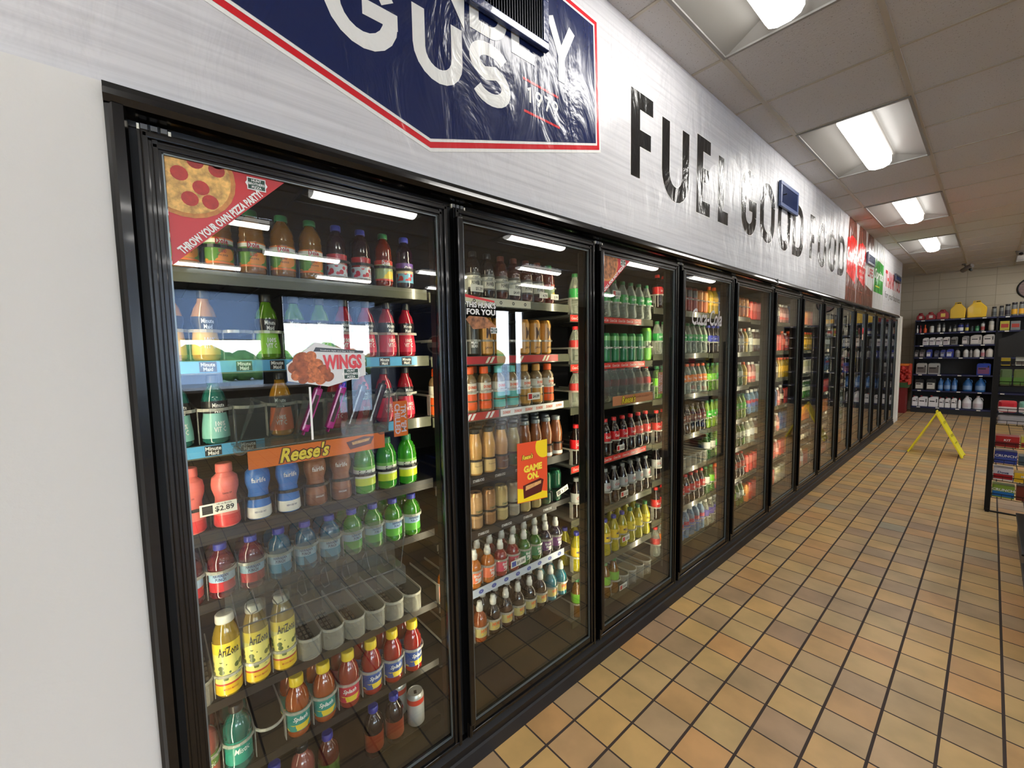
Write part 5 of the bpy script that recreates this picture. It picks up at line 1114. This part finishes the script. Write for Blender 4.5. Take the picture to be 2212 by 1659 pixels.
        MB().tube([(-w2 * .5, 0, hh * .9), (-w2 * .35, 0, z1 + .03), (w2 * .25, 0, z1 + .03), (w2 * .4, 0, hh * .95)], .012, 8).build('handle', c, t)
        MB().lathe([(.028, z1 - .01), (.028, z1 + .02)], 12, w2 * .1, -d * .2).build('cap', GB if col[0] > 200 else c, t)
        MB().box(-w2 * .30, w2 * .42, -d / 2 - .002, -d / 2 + .001, hh * .28, hh * .72).build('label', l, t)
    elif kind == 'box': b.box(-w2, w2, -d / 2, d / 2, 0, h); b.build('body', c, t); MB().box(-w2 * .8, w2 * .8, -d / 2 - .001, -d / 2, h * .3, h * .7).build('label', l, t)
    else:
        r = w2
        prof = {'spray': [(r * .9, 0), (r, h * .03), (r, h * .45), (r * .5, h * .62), (r * .35, h * .72)], 'bot': [(r * .9, 0), (r, h * .04), (r, h * .62), (r * .8, h * .74), (r * .42, h * .86)], 'tin': [(r * .94, 0), (r, h * .03), (r, h * .78), (r * .8, h * .84)]}[kind]
        b.lathe(prof, 14); b.build('body', c, t)
        q = prof[-1]; MB().lathe([(q[0] * 1.1, q[1]), (q[0] * 1.1, h)], 12).build('cap', l if kind == 'spray' else cap, t)
        MB().lathe([(r + .001, h * .12), (r + .001, h * .5)], 14, cap=False).build('label', l, t)
R_G, Y_G = (150, 24, 32), (226, 184, 32)
for a in ((165, 300, 215, 0, R_G, 'leftmost red gas can on top of the oil shelving', (200, 196, 190)), (310, 462, 200, 0, R_G, 'middle red gas can on top of the oil shelving', (206, 204, 200)), (470, 650, 160, 0, R_G, 'largest red gas can, beside the yellow ones', (226, 196, 90)), (656, 880, 72, 0, Y_G, 'yellow gas can beside the red ones, without a label', Y_G), (888, 1158, 58, 0, Y_G, 'yellow gas can with a label, right of the other yellow one', (226, 190, 60))): item('gas', *a)
for i, (a, b_, tp, k_) in enumerate(((1212, 1290, 142, (70, 72, 70)), (1305, 1368, 132, (70, 70, 74)), (1378, 1450, 112, (60, 54, 60)), (1455, 1535, 92, (226, 170, 50)), (1545, 1620, 86, (226, 170, 50)), (1630, 1705, 82, (80, 84, 120)))):
    item('tin', a, b_, tp, 0, (110, 112, 110), '%s can from the left on the top right of the back shelving' % ORD[i], k_)
S1 = [(185, 216, 385, (214, 212, 208), 'thin white spray bottle at the left end, second shelf down'), (228, 264, 382, (150, 40, 50), 'thin red spray bottle beside the white one'), (288, 342, 375, (226, 84, 30), 'orange spray bottle on the second shelf down')]
for a, b_, tp, c, lab in S1: item('spray', a, b_, tp, 1, c, lab, c)
S1b = [(378, 446, 375, (196, 194, 188), (220, 218, 210)), (486, 542, 352, (120, 120, 116), (196, 194, 188)), (562, 606, 352, (80, 84, 84), (190, 188, 180)), (654, 692, 392, (60, 64, 68), (186, 184, 178)), (712, 766, 383, (50, 54, 58), (176, 176, 160)), (772, 862, 360, (40, 50, 120), (216, 216, 216)), (878, 932, 362, (44, 50, 110), (206, 190, 90)), (946, 996, 402, (30, 44, 44), (40, 60, 60)), (1010, 1070, 388, (30, 96, 60), (90, 150, 110)), (1084, 1142, 345, (170, 170, 166), (150, 60, 60)), (1184, 1262, 308, (170, 168, 160), (196, 190, 176))]
for i, (a, b_, tp, c, l_) in enumerate(S1b): item('tin', a, b_, tp, 1, c, '%s can right of the orange spray bottle, second shelf down' % ORD[i], l_)
for i, (a, b_, tp, c, l_) in enumerate([(288, 382, 545, (214, 214, 214), (196, 190, 196)), (386, 478, 540, (214, 214, 214), (196, 190, 196)), (481, 580, 538, (212, 212, 212), (190, 184, 190)), (584, 686, 534, (208, 206, 202), (170, 160, 166)), (696, 796, 530, (120, 120, 120), (70, 66, 66)), (848, 950, 520, (130, 128, 128), (206, 200, 200)), (960, 1116, 505, (176, 172, 168), (206, 200, 196)), (1126, 1286, 500, (180, 176, 172), (206, 200, 196))]): item('jug', a, b_, tp, 2, c, '%s oil jug from left on the third shelf down' % ORD[i], l_)
for i, (kd, a, b_, tp, c, l_) in enumerate([('jug', 166, 246, 712, (36, 34, 36), (150, 146, 144)), ('jug', 250, 342, 708, (36, 34, 36), (150, 140, 140)), ('jug', 352, 442, 708, (34, 50, 140), (206, 206, 214)), ('jug', 468, 548, 724, (30, 36, 70), (110, 112, 124)), ('jug', 556, 636, 714, (34, 48, 120), (150, 154, 170)), ('jug', 642, 748, 704, (24, 44, 150), (206, 210, 222)), ('bot', 758, 838, 708, (140, 138, 134), (120, 118, 114)), ('bot', 872, 954, 704, (206, 204, 200), (190, 186, 182)), ('bot', 958, 1004, 710, (140, 136, 132), (120, 116, 114)), ('bot', 1010, 1102, 698, (206, 204, 198), (196, 192, 186)), ('bot', 1110, 1164, 700, (190, 180, 176), (176, 110, 116)), ('bot', 1172, 1276, 694, (212, 206, 196), (206, 200, 190))]): item(kd, a, b_, tp, 3, c, '%s container from left on the fourth shelf down' % ORD[i], l_)
item('jerry', 212, 380, 885, 4, (160, 162, 158), 'silver oil jerrican at the left of the fifth shelf down', (90, 86, 84)); item('jerry', 390, 568, 885, 4, (160, 162, 158), 'silver oil jerrican right of its twin, fifth shelf down', (90, 86, 84)); item('jerry', 1070, 1256, 884, 4, (20, 56, 150), 'blue oil jerrican alone at the right, fifth shelf down', (110, 60, 100))
item('jerry', 208, 346, 1108, 5, (24, 28, 30), 'black jug with white stripe at the left, sixth shelf down', (200, 200, 190)); item('jerry', 378, 522, 1106, 5, (24, 28, 30), 'black jug with white stripe, right one, sixth shelf down', (200, 200, 190))
for i, (a, b_) in enumerate(((545, 628), (632, 734), (738, 826), (892, 1032), (1058, 1208))): item('gal', a, b_, 1108, 5, (44, 100, 160), '%s blue washer fluid jug from left, sixth shelf down' % ORD[i], (120, 150, 190))
for i, (kd, a, b_, tp) in enumerate((('jug', 118, 268, 1340), ('jug', 272, 416, 1345), ('jug', 424, 572, 1345), ('jug', 578, 658, 1368), ('jug', 664, 746, 1366), ('jug', 752, 836, 1366), ('bot', 844, 894, 1378), ('gal', 898, 1036, 1345), ('gal', 1042, 1190, 1348))): item(kd, a, b_, tp, 6, (222, 220, 220), '%s white jug from left on the bottom shelf of the back wall' % ORD[i], (200, 188, 192) if kd == 'gal' else (232, 230, 230))
for i, (a, b_) in enumerate(((1330, 1450), (1460, 1580))): item('box', a, b_, 340, 1, ((176, 166, 60), (120, 122, 124))[i], '%s carton below the cans at the top right of the back wall' % ('yellow', 'grey')[i], (170, 60, 50))

# ------------------------------------------------------------------ red and green display in the back corner, clock, cameras
t = thing('produce_display', 'red and orange cardboard display in the back left corner', 'display', (-1.33, 12.35, 0))
MB().box(-.12, .16, -.15, .15, 0, .55).build('base', mat('display_red', (120, 26, 24), .5), t); MB().box(-.13, .19, -.18, .18, .55, .66).build('green_band', mat('display_green', (50, 84, 40), .6), t)
b = MB(); random.seed(3)
for i in range(26): b.lathe([(0, -.03), (.03, -.02), (.042, 0), (.03, .025), (0, .03)], 8, random.uniform(-.10, .20), -.19 + random.uniform(-.01, .01), .70 + (i % 9) * .036)
b.box(-.13, .19, -.18, .17, .66, 1.02); tag(b.build('red_packets', mat('packet_red', (176, 40, 30), .5, var=.4, vscale=20), t), None, None); 
MB().box(-.13, .20, -.2, .16, 1.02, 1.06).build('orange_top', mat('display_orange', (226, 120, 40), .5), t); MB().box(.19, .21, -.20, .18, .62, 1.05).build('orange_side', mat('display_orange2', (206, 70, 44), .5), t)
t = thing('wall_clock', 'large round dark-rimmed clock on the back wall', 'clock', (.47, YB - .03, 2.52))
c_ = MB().lathe([(0, 0), (.20, 0), (.205, .02), (.185, .03), (.18, .02), (0, .02)], 36).build('rim', BLKM, t); c_.rotation_euler = (PI / 2, 0, 0); c_.location = (0, .028, 0)
d_ = MB().lathe([(0, .0), (.18, .0)], 36, cap=False).build('face', mat('clock_wood', (120, 96, 92), .4, var=.4, vscale=9, stretch=(1, 6, 1)), t); d_.rotation_euler = (PI / 2, 0, 0); d_.location = (0, .005, 0)
MB().box(-.006, .006, .0, .004, -.02, .12).box(-.09, .01, .0, .004, -.006, .006).build('hands', BLKC, t)
t = thing('security_camera', 'bullet security camera on the ceiling above the oil shelving', 'camera', (-.42, 11.9, ZC))
MB().lathe([(.035, -.02), (.035, -.0005)], 14).build('mount', mat('camera_grey', (120, 116, 112), .5), t); MB().tube([(0, 0, -.02), (.02, -.02, -.06)], .01).build('arm', mat('camera_grey', (120, 116, 112)), t)
b = MB().lathe([(.035, -.10), (.04, -.09), (.04, .09), (.03, .10)], 16).build('housing', mat('camera_grey', (120, 116, 112)), t, (.04, -.05, -.09)); b.rotation_euler = (PI / 2.6, 0, .8)
MB().lathe([(.0, 0), (.03, 0), (.03, .012), (0, .014)], 16).build('lens', BLK2, t, (.085, -.105, -.135)).rotation_euler = (PI / 2.6, 0, .8)
t = thing('security_camera', 'dome security camera on the ceiling near the clock', 'camera', (.25, 11.0, ZC))
MB().lathe([(.07, -.02), (.07, -.0005)], 20).build('mount', mat('camera_grey2', (150, 146, 142), .5), t); MB().lathe([(0, -.085), (.035, -.078), (.058, -.05), (.065, -.02)], 20).build('housing', mat('camera_grey2', (150, 146, 142)), t)
MB().lathe([(0, -.012), (.022, -.008), (.026, 0)], 14).build('lens', BLK2, t, (-.005, -.045, -.058)).rotation_euler = (-.9, 0, 0)

# ------------------------------------------------------------------ wet floor sign
t = thing('wet_floor_sign', 'yellow A-frame wet floor sign standing on the tiles', 'sign', (-.435, 7.92, 0))
YP = mat('sign_yellow', (232, 216, 40), .35)
for s_, nm in ((-1, 'far'), (1, 'near')):
    b = MB(); b.box(-.008, .008, -.14, .14, .005, .60, bev=.003); p = b.build('panel', YP, t)
    for y in (-.12, .12): MB().box(-.010, .010, y - .018, y + .018, -.006, .02).build('foot', YP, p)
    if s_ == 1:
        for str_, z, sz in (('CAUTION', .46, .03), ('WET FLOOR', .28, .032), ('PISO MOJADO', .18, .022)): flat_text(str_, 0, z, .0088, sz, mat('sign_print', (120, 110, 30), .5), p, .02, 0, .2)
    p.location = (s_ * .253, 0, 0); p.rotation_euler = (0, -s_ * .435, 0)
    p.location.z = .010
MB().tube([(-.01, -.05, .556), (-.01, -.04, .580), (-.01, .04, .580), (-.01, .05, .556)], .008).build('handle', YP, t)
t.rotation_euler = (0, 0, -.05)

# ------------------------------------------------------------------ candy rack and low black shelving at the right
t = thing('candy_rack', 'tall black wire candy rack at the right edge', 'rack', (.035, 5.46, 0))
for x in (0, .55): MB().box(x - .017, x + .017, -.014, .014, .012, 1.55).build('post', BLKM, t)
for x in (0, .55):
    MB().box(x - .012, x + .012, -.02, .42, .0, .03).build('foot', BLKM, t); MB().box(x - .012, x + .012, .40, .42, .012, 1.55).build('post', BLKM, t)
MB().prism([(.0, 0), (.55, 0), (.55, .02), (.0, .02)], 0, .01).build('base_bar', BLKM, t)
hdm = MB(); P = [(0, 1.35), (.56, 1.35), (.56, 1.62), (.40, 1.66), (.18, 1.60), (.05, 1.52), (0, 1.50)]
f_ = [hdm.bm.verts.new((p[0], -.02, p[1])) for p in P]; g_ = [hdm.bm.verts.new((p[0], -.008, p[1])) for p in P]; hdm.bm.faces.new(f_[::-1]); hdm.bm.faces.new(g_)
for i in range(len(P)): hdm.bm.faces.new((f_[i], f_[(i + 1) % len(P)], g_[(i + 1) % len(P)], g_[i]))
hdm.build('header_board', mat('header_black', (24, 23, 22), .6), t)
RZ = [1.275, 1.105, .875, .775, .580, .435, .290, .135]
for z in RZ:
    b = MB()
    for y in (0, .13, .26, .39): b.tube([(.012, y, z - .004), (.54, y, z - .004)], .003, 5)
    for q in range(10): b.tube([(.02 + q * .057, 0, z - .004), (.02 + q * .057, .39, z - .004)], .002, 4)
    b.tube([(.012, -.008, z + .035), (.54, -.008, z + .035)], .003, 5)
    for q in range(10): b.tube([(.02 + q * .057, -.008, z + .035), (.02 + q * .057, -.004, z - .004)], .0015, 4)
    b.build('basket', BLKM, t)
def pack(x0, x1, z, h, cols, lab, txt=None, d=.12, cat='box', nm='candy_box', tc=None, bag=False):
    tt = thing(nm, lab, cat, (.035 + (x0 + x1) / 2, 5.46 + .016 + d / 2, z + .0005)); w = (x1 - x0) / 2 - .002
    b = MB()
    if bag:
        b.box(-w, w, -d / 2, d / 2, 0, h, bev=min(.02, d * .3))
    else: b.box(-w, w, -d / 2, d / 2, 0, h)
    b.build('body', mat('pack_%d_%d_%d' % cols[0], cols[0], .35, coat=.3), tt)
    if len(cols) > 1: MB().box(-w * .96, w * .96, -d / 2 - .0010, -d / 2 + .0006, h * .1, h * .5).build('band', mat('pack_%d_%d_%d' % cols[1], cols[1], .35, coat=.3), tt)
    if txt: flat_text(txt, 0, h * .64, -d / 2 - .0016, h * .20, tc or WHITE, tt, .02, .1, None, axis='Y')
pack(.020, .075, RZ[0], .065, [(220, 190, 40), (30, 30, 30)], 'yellow box on the top shelf of the candy rack'); pack(.10, .21, RZ[0], .075, [(214, 214, 196), (110, 100, 90)], 'pale packet on the top shelf of the candy rack'); pack(.215, .30, RZ[0], .07, [(196, 40, 50)], 'red packet at the edge of the top rack shelf')
for i, (a, b_, c) in enumerate(((.018, .09, (90, 112, 70)), (.093, .165, (100, 116, 60)), (.168, .26, (120, 112, 104)))): pack(a, b_, RZ[1], .14, [c, (84, 124, 50)], '%s hanging snack bag on the second rack shelf' % ('left green', 'middle green', 'grey')[i], nm='snack_bag', cat='bag', bag=True, d=.04)
for i, (a, b_, c) in enumerate(((.020, .13, (206, 36, 50)), (.133, .19, (110, 160, 140)), (.193, .27, (206, 60, 50)))): pack(a, b_, RZ[2], .10, [c, (226, 210, 206)], '%s snack bag on the third rack shelf' % ('large red', 'small teal', 'right red')[i], nm='snack_bag', cat='bag', bag=True, d=.07)
pack(.020, .24, RZ[3], .072, [(170, 166, 166), (196, 190, 190)], 'long silver packet on the fourth rack shelf', bag=True, nm='snack_bag', cat='bag', d=.08)
pack(.020, .155, RZ[4], .092, [(176, 28, 36), (120, 20, 28)], 'red candy box on the fifth rack shelf', 'KIT'); pack(.16, .27, RZ[4], .10, [(196, 180, 70), (150, 40, 40)], 'yellow candy box at the right of the fifth rack shelf', 'TWIX')
pack(.020, .150, RZ[5], .105, [(36, 50, 130), (60, 80, 160)], 'blue candy box on the sixth rack shelf', 'CRUNCH'); pack(.155, .26, RZ[5], .08, [(70, 84, 90)], 'dark box at the right of the sixth rack shelf')
pack(.020, .135, RZ[6], .105, [(216, 210, 214), (170, 30, 40)], 'white and red candy box on the seventh rack shelf', 'Dove', tc=LN); pack(.138, .26, RZ[6], .08, [(226, 180, 40)], 'yellow candy box on the seventh rack shelf', 'M&M')
pack(.020, .150, RZ[7], .11, [(130, 160, 60), (30, 110, 180)], 'green and blue candy box on the bottom rack shelf', 'CRUNCH'); pack(.155, .27, RZ[7], .12, [(110, 50, 36)], 'brown candy box on the bottom rack shelf')
for i, (y0, y1, h) in enumerate(((3.98, 4.93, .17), (2.9, 3.96, .12))):
    t = thing('floor_display_base', ('black low shelf base beside the candy rack', 'black low shelf base nearest the camera at the right')[i], 'shelf base', (.19, y0, 0))
    MB().box(0, .6, 0, y1 - y0, .0, h - .012).build('base', mat('base_navy_black', (22, 24, 40), .4), t)
    MB().box(-.012, .6, -.006, y1 - y0 + .006, h - .012, h, bev=.004).build('deck', BLKM, t)
t = thing('gondola_shelving', 'tall black store shelving beyond the right edge, seen in the glass', 'shelving', (.80, 2.9, 0))
MB().box(0, .05, 0, 2.0, 0, 1.5).build('back_panel', GB, t)
for z in (.3, .6, .9, 1.2):
    MB().box(-.36, 0, 0, 2.0, z, z + .03).build('shelf', GB, t)
